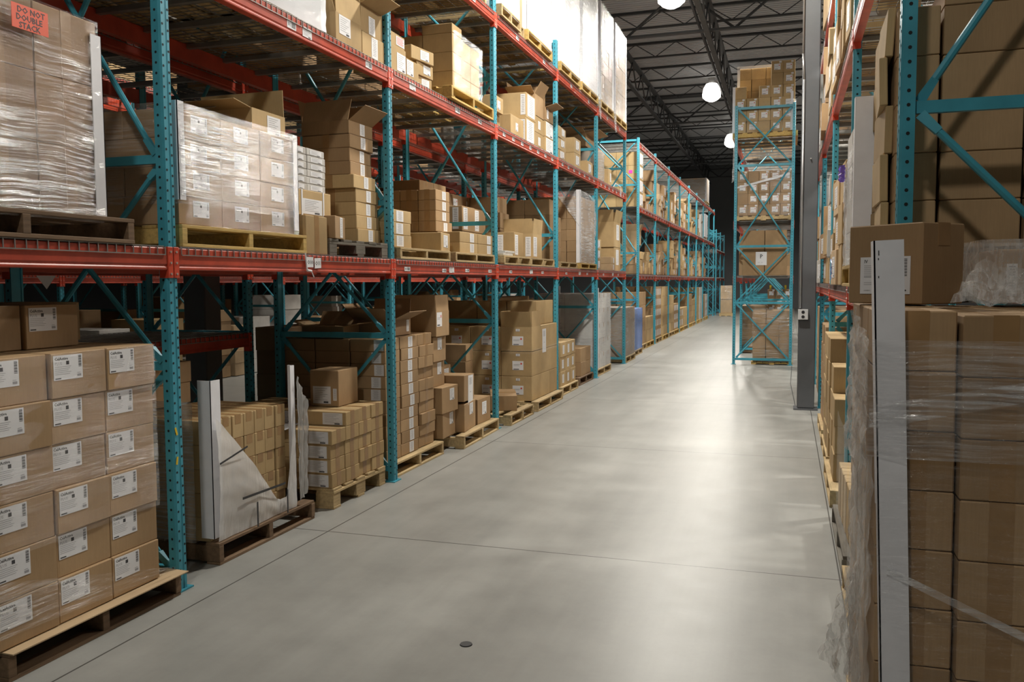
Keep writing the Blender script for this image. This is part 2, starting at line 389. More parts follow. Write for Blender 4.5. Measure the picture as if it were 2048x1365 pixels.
def carton(y0, w, z0, h, xf, d, label, group=None, tone='kraft', labels=(), tape=None, full=False, flaps=None, rot=0.0, sgn=-1, name='carton', tilt=(0, 0), cat='carton'):
    """y0 near edge, xf aisle-side face, d extends away from the aisle (sgn -1: to -x)."""
    cx = xf + sgn * d / 2; cy = y0 + w / 2
    o = O(name, carton_mesh(w, d, h, tone, bool(flaps)), None, (cx, cy, z0), (tilt[0], tilt[1], rot))
    tag(o, label, cat, group); CARTONS.append(o)
    SIZE[o.name] = [(a_ * d / 2, b_ * w / 2, c_ * h) for a_ in (-1, 1) for b_ in (-1, 1) for c_ in (0, 1)]
    for face, kind, a, b, lw, lh in labels:
        q = O('label', label_mesh(kind, lw, lh), o, on_face(face, w, d, a, b), (0, 0, ROT[face]))
    if tape and not flaps: O('tape', tape_mesh(w, d, h, tape, full), o)
    if flaps:
        t = 0.004
        for face, ang in flaps.items():
            ln = min(w, d) * 0.48; span = (w if face in 'fr' else d) - 0.012
            me = cached(('flap', round(ln, 3), round(span, 3), tone), lambda: MB().box(0, t, -span / 2, span / 2, 0, ln, tone), 'flap')
            half = d / 2 - t if face in 'fr' else w / 2 - t
            loc = on_face(face, 2 * half if face in 'sb' else w, 2 * half if face in 'fr' else d, 0, h, 0)
            q = O('flap', me, o, loc); q.rotation_euler = (0, math.radians(ang), ROT[face])
    return o
TIER = ['bottom', 'second', 'third', 'fourth', 'fifth', 'sixth', 'seventh', 'eighth', 'ninth', 'tenth', 'eleventh', 'twelfth']
def tier_word(k, n): return 'only' if n == 1 else ('top' if k == n - 1 else TIER[k])
def col_word(i, n):
    if n == 1: return 'sole'
    if n == 2: return ['left', 'right'][i]
    if n == 3: return ['left', 'middle', 'right'][i]
    return ['leftmost', 'second', 'third', 'fourth', 'fifth', 'sixth', 'seventh', 'eighth', 'ninth'][i] if i < n - 1 else 'rightmost'
def grid(where, y0, z0, xf, w, d, h, ny, nz, nx=2, desc='brown carton', tone='kraft', labels=(), tape=None, full=False, jit=0.005, gap=0.003, skip=(), sgn=-1, slabels=(), hide=True, nzs=None):
    cnt = 0
    for k in range(nz):
        for i in range(ny):
            top = (nzs[i] if nzs else nz)
            if k >= top: continue
            for j in range(nx):
                if (i, j, k) in skip or (i, k) in skip: continue
                if hide and j > 0 and i > 0 and k < top - 1 and not (nzs and k >= nzs[max(0, i - 1)] - 0): continue
                if hide and j > 1 and i > 0: continue
                lab = list(labels) if j == 0 else []
                if i == 0: lab += list(slabels)
                if j > 0 and i > 0: lab = []
                row = '' if nx == 1 or j == 0 else (', second row' if j == 1 else (', third row' if j == 2 else ', back row'))
                carton(y0 + i * w + random.uniform(-jit, jit) * 0.5, w - gap, z0 + k * h, h - 0.0005, xf + sgn * (j * d) + random.uniform(-jit, jit), d - gap,
                       f'{desc}, {tier_word(k, top)} tier, {col_word(i, ny)} column{row}, {where}', 'cartons ' + where, tone, lab, tape, full,
                       rot=random.uniform(-jit, jit), sgn=sgn)
                cnt += 1
    return cnt

# ---------------------------------------------------------------- pallets
def pallet(y0, w, z0, xf, d, label, style='gma', mat='wood_pale', h=0.127, sgn=-1, rot=0.0, parts=True, group=None, tilt=(0, 0)):
    cx = xf + sgn * d / 2; cy = y0 + w / 2
    pieces = []
    bt = 0.018
    if style == 'gma':
        n = 7; bw = 0.09
        for i in range(n): x = -d / 2 + bw / 2 + (d - bw) * i / (n - 1); pieces.append(('deck_board', (bw, w, bt), (x, 0, h - bt)))
        for i in range(3): pieces.append(('stringer', (d, 0.04, h - 2 * bt), (0, (i - 1) * (w - 0.04) / 2, bt)))
        for i in range(3): x = (i - 1) * (d - bw) / 2; pieces.append(('bottom_board', (bw, w, bt), (x, 0, 0)))
    else:
        n = 5; bw = 0.12
        for i in range(n): y = -w / 2 + bw / 2 + (w - bw) * i / (n - 1); pieces.append(('deck_board', (d, bw, bt), (0, y, h - bt)))
        for i in range(3): pieces.append(('cross_board', (0.14, w, bt), ((i - 1) * (d - 0.14) / 2, 0, h - 2 * bt)))
        for i in range(3):
            for j in range(3): pieces.append(('block', (0.14, 0.10 if i != 1 else 0.14, h - 3 * bt), ((j - 1) * (d - 0.14) / 2, (i - 1) * (w - 0.10) / 2, bt)))
        for i in range(3): pieces.append(('bottom_board', (d, 0.10, bt), (0, (i - 1) * (w - 0.10) / 2, 0)))
    if parts:
        r = O('pallet', None, None, (cx, cy, z0), (tilt[0], tilt[1], rot))
        for nm, (a, b, c), loc in pieces:
            me = cached((nm, round(a, 3), round(b, 3), round(c, 3), mat), lambda: MB().cham(-a / 2, a / 2, -b / 2, b / 2, 0, c, 0.002, mat), nm)
            O(nm, me, r, (loc[0] + random.uniform(-.003, .003), loc[1] + random.uniform(-.003, .003), loc[2]))
    else:
        def fn():
            mb = MB()
            for nm, (a, b, c), l in pieces: mb.box(l[0] - a / 2, l[0] + a / 2, l[1] - b / 2, l[1] + b / 2, l[2], l[2] + c, mat)
            return mb
        r = O('pallet', cached(('pallet', style, round(w, 3), round(d, 3), h, mat), fn, 'pallet'), None, (cx, cy, z0), (0, 0, rot))
    return tag(r, label, 'pallet', group)

# ---------------------------------------------------------------- stretch film, corner boards
def hn(a, b, seed):
    return (math.sin(a * 7.1 + seed) * 0.5 + math.sin(b * 11.7 + a * 3.3 + seed * 2.1) * 0.3 + math.sin(a * 23.0 + b * 17.0 + seed * 0.7) * 0.2)
def wrap(y0, y1, xf, xb, z0, z1, label, mat='film_mid', sgn=-1, top=True, off=0.010, amp=0.005, ztop=None, name='stretch_film', group=None, sides='snf', ragged=0.0, parent=None):
    """film round the near side, aisle side and far side of a load; ztop(t) gives the upper edge along the path 0..1"""
    seed = random.uniform(0, 20); path = []
    if 's' in sides: path += [(xb + (xf - xb) * t, y0 - off, 0, -1) for t in [i / 10 for i in range(10)]]
    if 'f' in sides: path += [(xf - sgn * off, y0 - off * 0.3 + (y1 - y0 + off * 0.6) * i / 16, -sgn, 0) for i in range(17)]
    if 'n' in sides: path += [(xf + (xb - xf) * t, y1 + off, 0, 1) for t in [i / 6 for i in range(1, 7)]]
    nz = max(6, int((z1 - z0) / 0.05)); vs = []; n = len(path)
    for k in range(nz + 1):
        for i, (x, y, nx_, ny_) in enumerate(path):
            zt = z1 if not ztop else ztop(i / (n - 1))
            z = z0 + (zt - z0) * k / nz
            a = amp * (0.6 + hn(x * 1.3 + y * 1.1, z * 5, seed))
            if k == 0: z += ragged * hn(x * 3 + y * 2, 1, seed)
            vs.append((x + nx_ * a, y + ny_ * a, z))
    fs = [(k * n + i, k * n + i + 1, (k + 1) * n + i + 1, (k + 1) * n + i) for k in range(nz) for i in range(n - 1)]
    mb = MB().poly(vs, fs, mat)
    if top and not ztop:
        mb.poly([(min(xf, xb), y0 - off, z1), (max(xf, xb), y0 - off, z1), (max(xf, xb), y1 + off, z1 + 0.003), (min(xf, xb), y1 + off, z1)], [(0, 1, 2, 3)], mat)
    if parent: return O('film_layer', mb.mesh('film_layer', True), parent)
    o = O(name, mb.mesh(name, True)); return tag(o, label, 'plastic film', group)
def sheet(pts, label, mat='film_crumple', amp=0.012, nu=18, nv=18, name='stretch_film', cat='plastic film', nrm=None):
    """wrinkled sheet through four corner points a,b (bottom), c,d (top)"""
    a, b, c, d = [Vector(p) for p in pts]; seed = random.uniform(0, 30)
    nn = Vector(nrm) if nrm else (b - a).cross(d - a).normalized(); vs = []
    for j in range(nv + 1):
        for i in range(nu + 1):
            u, v = i / nu, j / nv
            p = (a * (1 - u) + b * u) * (1 - v) + (d * (1 - u) + c * u) * v
            vs.append(tuple(p + nn * amp * (hn(u * 1.9, v * 1.7, seed) + 0.6 * hn(u * 5.1, v * 4.3, seed + 3))))
    fs = [(j * (nu + 1) + i, j * (nu + 1) + i + 1, (j + 1) * (nu + 1) + i + 1, (j + 1) * (nu + 1) + i) for j in range(nv) for i in range(nu)]
    o = O(name, MB().poly(vs, fs, mat).mesh(name, True)); return tag(o, label, cat)
def corner_board(x, y, z0, z1, label, sx=-1, sy=1, wd=0.06, lean=0.0, group=None):
    """L-shaped board; vertex at x,y; flanges run sx along x and sy along y"""
    t = 0.004; h = z1 - z0
    mb = MB(); X = sorted((0, sx * wd)); Y = sorted((0, sy * wd)); T = sorted((0, sy * t)); U = sorted((0, sx * t))
    mb.box(X[0], X[1], T[0] - (0 if sy > 0 else 0), T[1], 0, h, 'board').box(U[0], U[1], Y[0], Y[1], 0, h, 'board')
    o = O('corner_board', mb.mesh('corner_board'), None, (x, y, z0), (0, lean, 0)); return tag(o, label, 'corner board', group)

# ---------------------------------------------------------------- setting
b = MB(); b.poly([(-36, -10, 0), (16, -10, 0), (16, 50, 0), (-36, 50, 0)], [(0, 1, 2, 3)], 'floor'); struct('floor', b)
ZC = 8.1
def rib_profile():
    vs = []; fs = []; y = -10.0; p = 0.152; prof = []
    while y < 50: prof += [(y, ZC), (y + 0.060, ZC), (y + 0.070, ZC + 0.05), (y + 0.142, ZC + 0.05)]; y += p
    for (yy, z) in prof: vs += [(-36, yy, z), (16, yy, z)]
    fs = [(2 * i, 2 * i + 2, 2 * i + 3, 2 * i + 1) for i in range(len(prof) - 1)]
    return MB().poly(vs, fs, 'deck_roof')
struct('ceiling', rib_profile())
struct('wall_back', MB().box(-36, 16, 50, 50.2, 0, ZC + 0.1, 'wall'))
struct('wall_left', MB().box(-36.2, -36, -10, 50, 0, ZC + 0.1, 'wall'))
struct('wall_right', MB().box(16, 16.2, -10, 50, 0, ZC + 0.1, 'wall'))
struct('wall_front', MB().box(-36, 16, -10.2, -10, 0, ZC + 0.1, 'wall'))

def joist_mesh(L, depth, chord, web, pitch):
    def fn():
        b = MB(); h = L / 2
        b.box(-h, h, -chord, chord, -0.05, 0, 'truss'); b.box(-h, h, -chord * 0.8, chord * 0.8, -depth, -depth + 0.045, 'truss')
        n = int(L / pitch)
        for i in range(n):
            x = -h + i * pitch
            b.tube((x, 0, -0.03), (x + pitch / 2, 0, -depth + 0.03), web, 'truss', 5); b.tube((x + pitch / 2, 0, -depth + 0.03), (x + pitch, 0, -0.03), web, 'truss', 5)
        return b
    return cached(('joist', L, depth), fn, 'joist')
# bar joists across the roof, each spanning the hall
jy = [12.9 + 2.75 * i for i in range(14)]
for i, y in enumerate(jy):
    o = O('roof_joist', joist_mesh(52, 0.42, 0.045, 0.012, 1.1), None, (-10, y, ZC))
    tag(o, 'dark open-web steel joist running across under the ribbed roof deck', 'roof joist', 'roof joists across the hall')
for i, y in enumerate((19.75, 30.8, 41.7, 47.3)):
    o = O('roof_truss', joist_mesh(52, 1.0, 0.09, 0.03, 2.4), None, (-10, y, ZC - 0.01))
    tag(o, ['deep dark roof truss crossing above the middle rack, nearest the camera', 'deep dark roof truss crossing beyond the second lamp', 'third deep dark roof truss, far along the aisle', 'farthest deep dark roof truss by the back wall'][i], 'roof truss')
for x, lb in ((-1.75, 'long dark steel truss running along the aisle roof, beside the lamps'), (-4.2, 'long dark steel truss along the roof above the left racks'), (2.6, 'long dark roof truss above the right-hand racks')):
    o = O('roof_truss', joist_mesh(58, 0.75, 0.07, 0.022, 1.5), None, (x, 20, ZC - 0.43), (0, 0, PI / 2)); tag(o, lb, 'roof truss')
o = O('ceiling_pipe', MB().tube((-1.98, -9.9, 7.28), (-1.98, 49.9, 7.28), 0.035, 'truss', 10).tube((-1.90, -9.9, 7.27), (-1.90, 49.9, 7.27), 0.02, 'conduit', 8).mesh('ceiling_pipe', True))
tag(o, 'pair of thin pipes running the length of the roof above the aisle', 'pipe')

# grey steel column with conduit and outlet
colm = O('steel_column', None, None, (0.225, 10.98, 0))
O('column_shaft', MB().cham(-0.1, 0.1, -0.1, 0.1, 0.02, ZC - 0.45, 0.012, 'column').mesh('column_shaft'), colm)
O('base_plate', MB().box(-0.14, 0.14, -0.13, 0.13, 0, 0.02, 'column').mesh('base_plate'), colm)
tag(colm, 'square grey steel column standing at the right edge of the aisle', 'column')
cd = O('electrical_conduit', MB().tube((0.145, 10.862, 1.24), (0.145, 10.862, 3.95), 0.011, 'conduit', 10).tube((0.145, 10.862, 3.95), (0.128, 10.862, 4.25), 0.011, 'conduit', 10).tube((0.128, 10.862, 4.25), (0.128, 10.862, 7.6), 0.011, 'conduit', 10).mesh('conduit', True))
tag(cd, 'thin metal conduit running up the face of the grey column', 'conduit')
ob = O('electrical_outlet', None, None, (0.178, 10.86, 1.165))
bx_ = O('outlet_body', MB().cham(-0.058, 0.058, -0.035, 0.02, -0.062, 0.062, 0.004, 'outlet').mesh('outlet_box'), ob)
for dz in (-0.028, 0.028): O('socket', MB().tube((0, -0.0355, 0), (0, -0.038, 0), 0.019, 'black', 14).mesh('socket'), bx_, (0, 0, dz))
tag(ob, 'grey double outlet box on the steel column', 'electrical outlet')
o = O('column_bolt', MB().tube((0.235, 10.88, 3.02), (0.235, 10.85, 3.02), 0.008, 'steel', 8).mesh('column_bolt')); tag(o, 'small steel bolt head on the face of the grey column', 'bolt')
o = O('floor_cable', MB().tube((0.09, 16.4, 0.005), (0.06, 13.6, 0.005), 0.004, 'black', 6).tube((0.06, 13.6, 0.005), (0.11, 11.2, 0.005), 0.004, 'black', 6).mesh('cable')); tag(o, 'thin dark cable on the floor between column and middle rack', 'cable')
o = O('floor_plug', MB().lathe([(0, 0.004), (0.026, 0.004), (0.028, 0.0)], 'black').mesh('floor_plug'), None, (-1.311, 3.378, 0)); tag(o, 'small round dark plug set in the concrete floor', 'floor plug')

# high bay lamps
def lamp(x, y, z, label, group=None, power=1.0):
    r = O('high_bay_lamp', None, None, (x, y, z)); tag(r, label, 'ceiling lamp', group)
    sh_ = O('lamp_shade', cached(('refl',), lambda: MB().lathe([(0.08, 0.44), (0.17, 0.41), (0.25, 0.27), (0.28, 0.10), (0.27, 0.0), (0.25, 0.0)], 'shade'), 'lamp_shade', True), r)
    O('lens', cached(('lens',), lambda: MB().lathe([(0.0, -0.13), (0.10, -0.115), (0.19, -0.07), (0.262, 0.005)], 'lens'), 'lens', True), sh_)
    O('ballast_housing', cached(('ball',), lambda: MB().cham(-0.09, 0.09, -0.09, 0.09, 0.41, 0.60, 0.01, 'lamp_body'), 'ballast_housing'), r)
    O('hanger', cached(('hang', round(ZC - z, 2)), lambda: MB().tube((0, 0, 0.60), (0, 0, ZC + 0.036 - z), 0.008, 'steel', 6), 'hanger'), r)
    l = bpy.data.lights.new('lamp_light', 'SPOT'); l.spot_size = math.radians(166); l.spot_blend = 0.35; l.shadow_soft_size = 0.2; l.energy = LAMP_POWER * power; l.color = LAMP_COLOR
    q = bpy.data.objects.new('lamp_light', l); COL.objects.link(q); q.parent = r; q.location = (0, 0, -0.36); return r
LX = -2.33
for y, lb in ((17.8, 'bright high bay lamp above the aisle, nearest of the three lit lamps in view'), (27.3, 'bright high bay lamp above the aisle, middle of three, left of the column'), (36.9, 'bright high bay lamp half hidden behind the middle rack edge')):
    lamp(LX, y, 7.2, lb, None, 0.75 if y > 30 else 1.0)
for x, y, pw in ((-1.15, 8.1, 0.95), (-0.9, -1.2, 0.30)): lamp(x, y, 7.2, 'high bay lamp above the main aisle outside the photographed part', 'lamps outside the view over the aisle', pw)
for x, ys, pw in ((-7.7, (11, 21), 0.42), (3.6, (8.5, 17, 26), 0.9)):
    for y in ys: lamp(x, y, 7.2, 'high bay lamp over a neighbouring aisle behind the racks', 'lamps over neighbouring aisles', pw)

# ---------------------------------------------------------------- racks
Y0 = 3.569; BAY = 2.515; LXF = -2.943
def post_mesh(H):
    def fn():
        b = MB(); c = 0.010; W = 0.038; D = 0.051
        prof = [(-D, -W), (-c, -W), (0, -W + c), (0, -0.011), (-0.003, -0.009), (-0.003, 0.009), (0, 0.011), (0, W - c), (-c, W), (-D, W), (-D, W - 0.012), (-D + 0.004, W - 0.012), (-D + 0.004, -W + 0.012), (-D, -W + 0.012)]
        n = len(prof); vs = [(x, y, 0.008) for x, y in prof] + [(x, y, H) for x, y in prof]
        b.poly(vs, [(i, (i + 1) % n, n + (i + 1) % n, n + i) for i in range(n)] + [tuple(range(n, 2 * n))], 'teal')
        z = 0.06; k = 0
        while z < H - 0.03:
            b.disc((0.0008, -0.0195, z), (1, 0, 0), 0.0065, 'hole'); b.disc((0.0008, 0.0195, z + 0.0254), (1, 0, 0), 0.0065, 'hole')
            b.disc((-0.028, -W - 0.0008, z + 0.0127), (0, -1, 0), 0.0068, 'hole'); b.disc((-0.028, W + 0.0008, z + 0.0127), (0, 1, 0), 0.0068, 'hole')
            z += 0.0508
        return b
    return cached(('post', H), fn, 'post')
def flat_tube(p0, p1, r):
    b = MB(); p0, p1 = Vector(p0), Vector(p1); d = (p1 - p0).normalized(); e = 0.09
    b.tube(p0 + d * e, p1 - d * e, r, 'teal', 8)
    for a, c in ((p0, p0 + d * e), (p1 - d * e, p1)):
        q = d.cross(Vector((0, 1, 0))).normalized(); y = Vector((0, 1, 0)); vs = []
        w0, t0, w1, t1 = (r * 1.35, 0.003, r, r) if a == p0 else (r, r, r * 1.35, 0.003)
        for p, ww, tt in ((a, w0, t0), (c, w1, t1)): vs += [p + q * ww + y * tt, p - q * ww + y * tt, p - q * ww - y * tt, p + q * ww - y * tt]
        b.poly(vs, [(0, 1, 5, 4), (1, 2, 6, 5), (2, 3, 7, 6), (3, 0, 4, 7), (0, 3, 2, 1), (4, 5, 6, 7)], 'teal')
    return b
DEPTH = 1.067
def frame(x, y, label, H=4.75, rotz=0.0, group=None, levels=(0.10, 1.16, 2.20, 3.70), topbar=None, parts=True):
    r = O('upright_frame', None, None, (x, y, 0), (0, 0, rotz)); tag(r, label, 'rack upright', group)
    pm = post_mesh(H); O('post', pm, r); q = O('post', pm, r, (-DEPTH, 0, 0), (0, 0, PI))
    for xx in (-0.028, -DEPTH + 0.028): O('base_plate', cached(('bp',), lambda: MB().box(-0.05, 0.045, -0.06, 0.06, 0, 0.008, 'teal'), 'base_plate'), r, (xx, 0, 0))
    lv = list(levels) + [H - 0.05]
    for z in lv: O('horizontal_brace', cached(('hb',), lambda: MB().box(-DEPTH + 0.05, -0.05, -0.014, 0.014, -0.022, 0.022, 'teal'), 'horizontal_brace'), r, (0, 0, z))
    for a, c in zip(lv, lv[1:]):
        hh = c - a - 0.05; xa, xb = -0.07, -DEPTH + 0.07
        O('diagonal_brace', cached(('dg', round(hh, 3), 0), lambda: flat_tube((xa, -0.016, 0), (xb, -0.016, hh), 0.0145), 'diagonal_brace'), r, (0, 0, a + 0.025))
        O('diagonal_brace', cached(('dg', round(hh, 3), 1), lambda: flat_tube((xb, 0.016, 0), (xa, 0.016, hh), 0.0145), 'diagonal_brace'), r, (0, 0, a + 0.025))
    return r
def beam(x, yc, ztop, label, L=BAY - 0.078, rotz=0.0, group=None, face=0.11, stickers=(), conn=True):
    r = O('load_beam', None, None, (x, yc, ztop), (0, 0, rotz)); tag(r, label, 'rack beam', group)
    def fn():
        b = MB(); pr = [(0.004, -face + 0.006), (0.0, -face), (-0.045, -face), (-0.045, 0), (-0.02, 0), (-0.02, -0.02), (0.0, -0.02), (0.004, -0.026), (0.004, -0.055), (0.0, -0.062), (0.004, -0.07)]
        pr = [(0.003, -face + 0.004), (0.0, -face), (-0.045, -face), (-0.045, 0.0), (0.0, 0.0), (0.003, -0.004), (0.003, -face + 0.03), (-0.001, -face + 0.024), (-0.001, -face + 0.018), (0.003, -face + 0.012)]
        n = len(pr); vs = [(a, -L / 2, c) for a, c in pr] + [(a, L / 2, c) for a, c in pr]
        b.poly(vs, [(i, n + i, n + (i + 1) % n, (i + 1) % n) for i in range(n)] + [tuple(range(n)), tuple(range(n, 2 * n))[::-1]], 'red'); return b
    bar_ = O('beam_bar', cached(('bar', round(L, 3), face), fn, 'beam_bar'), r)
    def cf():
        b = MB(); b.cham(0.001, 0.007, -0.002, 0.036, -0.15, 0.005, 0.002, 'red_bright'); b.box(-0.045, 0.005, -0.003, 0.001, -0.15, 0.005, 'red_bright')
        for z in (-0.02, -0.075, -0.13): b.lathe_at = None; b.tube((0.007, 0.018, z), (0.011, 0.018, z), 0.006, 'steel', 8)
        return b
    if conn:
        O('connector', cached(('conn',), cf, 'connector'), r, (0, L / 2, 0)); O('connector', CACHE[('conn',)], r, (0, -L / 2, 0), (0, 0, 0)).scale = (1, -1, 1)
    for kind, yy, zz, lw, lh in stickers: O('location_label', label_mesh(kind, lw, lh), bar_, (0.0035, yy, zz))
    return r
def deck(x, yc, z, label, rotz=0.0, group=None, w=1.19, xs=1.0):
    def fn():
        b = MB(); D = DEPTH; t = 0.0022
        n = 22
        for i in range(n + 1):
            y = -w / 2 + w * i / n; b.box(-D, 0.008, y - t, y + t, 0.0012, 0.0052, 'galv'); b.box(0.005, 0.009, y - t, y + t, -0.034, 0.003, 'galv')
        for i in range(11):
            xx = -D + D * i / 10 - 0.001; b.box(xx - t, xx + t, -w / 2, w / 2, 0.0045, 0.009, 'galv')
        b.box(0.006, 0.011, -w / 2, w / 2, -0.037, -0.032, 'galv')
        for i in range(3):
            y = (i - 1) * w / 3; b.box(-D + 0.048, -0.048, y - 0.018, y + 0.018, -0.030, 0.001, 'galv')
        return b
    o = O('wire_deck', cached(('deck', w), fn, 'wire_deck'), None, (x, yc, z), (0, 0, rotz)); return tag(o, label, 'wire deck', group)
Z1, Z2, Z3 = 1.757, 3.222, 4.372
POSTN = {-2: 'unseen', -1: 'unseen', 0: 'first', 1: 'second', 2: 'third', 3: 'fourth', 4: 'fifth', 5: 'sixth'}
LVN = {Z1: 'lowest', Z2: 'middle', Z3: 'top'}
def row(xf, n0, n1, base, zs, rowname, H=4.75, rotz=0.0, near=False, levels=None):
    s = 1 if rotz == 0 else -1
    for n in range(n0, n1 + 1):
        y = base + n * BAY
        if near: lb = f'teal rack upright frame with punched posts, {POSTN[n]} from the camera, {rowname}' if n >= 0 else f'teal rack upright frame behind the camera, {rowname}'
        else: lb = f'teal punched rack upright frame, {rowname}'
        frame(xf, y, lb, H, rotz, None if near else 'uprights, ' + rowname)
    for n in range(n0, n1):
        yc = base + (n + .5) * BAY
        for z in zs:
            lv = LVN.get(z, 'upper')
            for back in (0, 1):
                if near: lb = f'{"front" if not back else "rear"} red beam, {lv} level, bay {"after " + POSTN[n] if n >= 0 else "before first"} post, {rowname}'
                else: lb = f'orange-red rack beam, {rowname}'
                st = []
                if near and not back and n >= 0:
                    if z == Z1:
                        if n == 0: st = [('o10', 0.02, -0.045, 0.062, 0.052), ('o11', 0.10, -0.047, 0.062, 0.052)]
                        elif n == 1: st = [('barcode', -1.0, -0.070, 0.11, 0.034), ('barcode', -0.22, -0.075, 0.09, 0.032), ('lines', -0.04, -0.068, 0.12, 0.05), ('barcode', 0.36, -0.068, 0.10, 0.03), ('barcode', 1.02, -0.068, 0.10, 0.03)]
                        else: st = [('barcode', -0.8, -0.068, 0.1, 0.03), ('lines', 0.0, -0.06, 0.12, 0.05), ('barcode', 0.5, -0.065, 0.1, 0.03)]
                    elif z == Z2 and n >= 0:
                        st = [('barcode', -0.12, -0.055, 0.10, 0.05), ('lines', 0.06, -0.055, 0.11, 0.062), ('barcode', 0.9, -0.06, 0.1, 0.045)] if n == 0 else [('lines', -0.85, -0.05, 0.12, 0.055), ('barcode', 0.15, -0.055, 0.12, 0.05), ('barcode', 0.75, -0.055, 0.1, 0.04)]
                        if n > 1: st = [('barcode', -1.0 + 0.33 * q, -0.055, 0.09, 0.045) for q in range(7)]
                    elif z == Z3: st = [('barcode', -0.5, -0.055, 0.1, 0.05), ('barcode', 0.6, -0.055, 0.1, 0.05)]
                beam(xf - s * DEPTH if back else xf, yc, z, lb, rotz=rotz + (PI if back else 0), group=None if near else 'beams, ' + rowname, stickers=[q for q in st if q[0] not in ('o10', 'o11')], conn=True)
                if near and not back and z == Z1 and n == 0:
                    for tx, yy, zz, rr in (('O10', 0.02, -0.045, 0.0), ('O11', 0.115, -0.05, 0.05)):
                        m_ = MB(); m_.box(0, 0.001, -0.04, 0.04, -0.033, 0.033, 'label'); put_text(m_, tx, 0.036, -0.032, -0.013, bold=True, x=0.0014)
                        q = O('location_card', m_.mesh('location_card')); q.location = (xf + 0.012, yc + yy, z + zz); q.rotation_euler = (rr, 0, 0)
                        tag(q, f'white card printed {tx} hanging on the lowest front beam', 'location card')
            for q, side in ((-1, 'left'), (1, 'right')):
                lb = f'wire deck, {side} half, {lv} level, bay {"after " + POSTN[n] if n >= 0 else "before first"} post, {rowname}' if near else f'galvanised wire deck, {rowname}'
                deck(xf, yc + q * 0.603, z, lb, rotz, None if near else 'decks, ' + rowname)
row(LXF, -1, 5, Y0, (Z1, Z2, Z3), 'left rack', near=True)
XB = -4.25
row(XB, -1, 5, Y0, (Z1, Z2, Z3), 'rack backing onto the left rack')
beam(XB, Y0 + BAY / 2, 1.165, 'dark red low extra beam seen under the left rack, behind first bay')
deck(XB, Y0 + BAY / 2 - 0.6, 1.165, 'low extra wire deck, left half, behind the first left bay'); deck(XB, Y0 + BAY / 2 + 0.6, 1.165, 'low extra wire deck, right half, behind the first left bay')
XC = -8.8
row(XC, 1, 10, Y0, (1.7, 3.2, 4.4), 'rack across the next aisle on the left')
row(XC - 1.3, 1, 10, Y0, (1.7, 3.2, 4.4), 'rear rack across the next aisle')
Y2 = 18.93
for n in range(0, 9): frame(-3.15, Y2 + n * BAY, 'tall teal rack upright frame in the far left rack row' if n else 'tall teal end frame of the far left rack row', 4.72, 0, 'uprights, far left rack' if n else None)
for n in range(0, 8):
    for z in (1.72, 3.22, 4.62):
        for back in (0, 1):
            beam(-3.15 - back * DEPTH, Y2 + (n + .5) * BAY, z, 'orange-red beam in the far left rack row', rotz=PI * back, group='beams, far left rack', stickers=[('barcode', -0.9 + 0.45 * q, -0.055, 0.1, 0.05) for q in range(5)] if not back else ())
        for q in (-1, 1): deck(-3.15, Y2 + (n + .5) * BAY + q * 0.603, z, 'wire deck in the far left rack row', group='decks, far left rack')
# a taller second section of the far row
row(-3.12, 0, 2, Y2 + 8.4 * BAY, (1.72, 3.0), 'last rack section at the far end', H=3.9)

# right-hand row (opens towards -x)
XR = 0.375; RY = 3.45; RB = 2.56
RZ = (1.53, 3.20, 4.45)
RN = ['nearest', 'second', 'third', 'fourth', 'fifth', 'sixth']
for n in range(6):
    frame(XR, RY + n * RB, f'teal punched rack upright frame, {RN[n]} on the right', 4.75, PI, None)
for n in range(5):
    for z, lv in zip(RZ, ('lowest', 'middle', 'top')):
        for back in (0, 1):
            beam(XR + back * DEPTH, RY + (n + .5) * RB, z, f'{"rear" if back else "front"} red beam, {lv} level, {RN[n]} bay, right-hand rack', L=RB - 0.078, rotz=PI * (1 - back))
        for q, sd in ((-1, 'near'), (1, 'far')): deck(XR, RY + (n + .5) * RB + q * 0.61, z, f'wire deck, {sd} half, {lv} level, {RN[n]} bay, right-hand rack', PI)
# middle rack
XM = -0.925 + DEPTH; YM = 16.57
MZ = (1.66, 2.68, 4.20)
for n in range(5):
    frame(0.085, YM + n * BAY, f'teal cross-braced end frame of the middle rack facing the camera' if n == 0 else 'teal upright frame deeper in the middle rack', 4.80, 0, None if n == 0 else 'inner uprights, middle rack', levels=(0.10, 1.16, 2.21, 3.70))
for n in range(4):
    for z in MZ:
        for back in (0, 1): beam(0.085 - back * DEPTH, YM + (n + .5) * BAY, z, 'red beam of the middle rack', rotz=PI * back, group='beams, middle rack')
        for q in (-1, 1): deck(0.085, YM + (n + .5) * BAY + q * 0.603, z, 'wire deck of the middle rack', group='decks, middle rack')


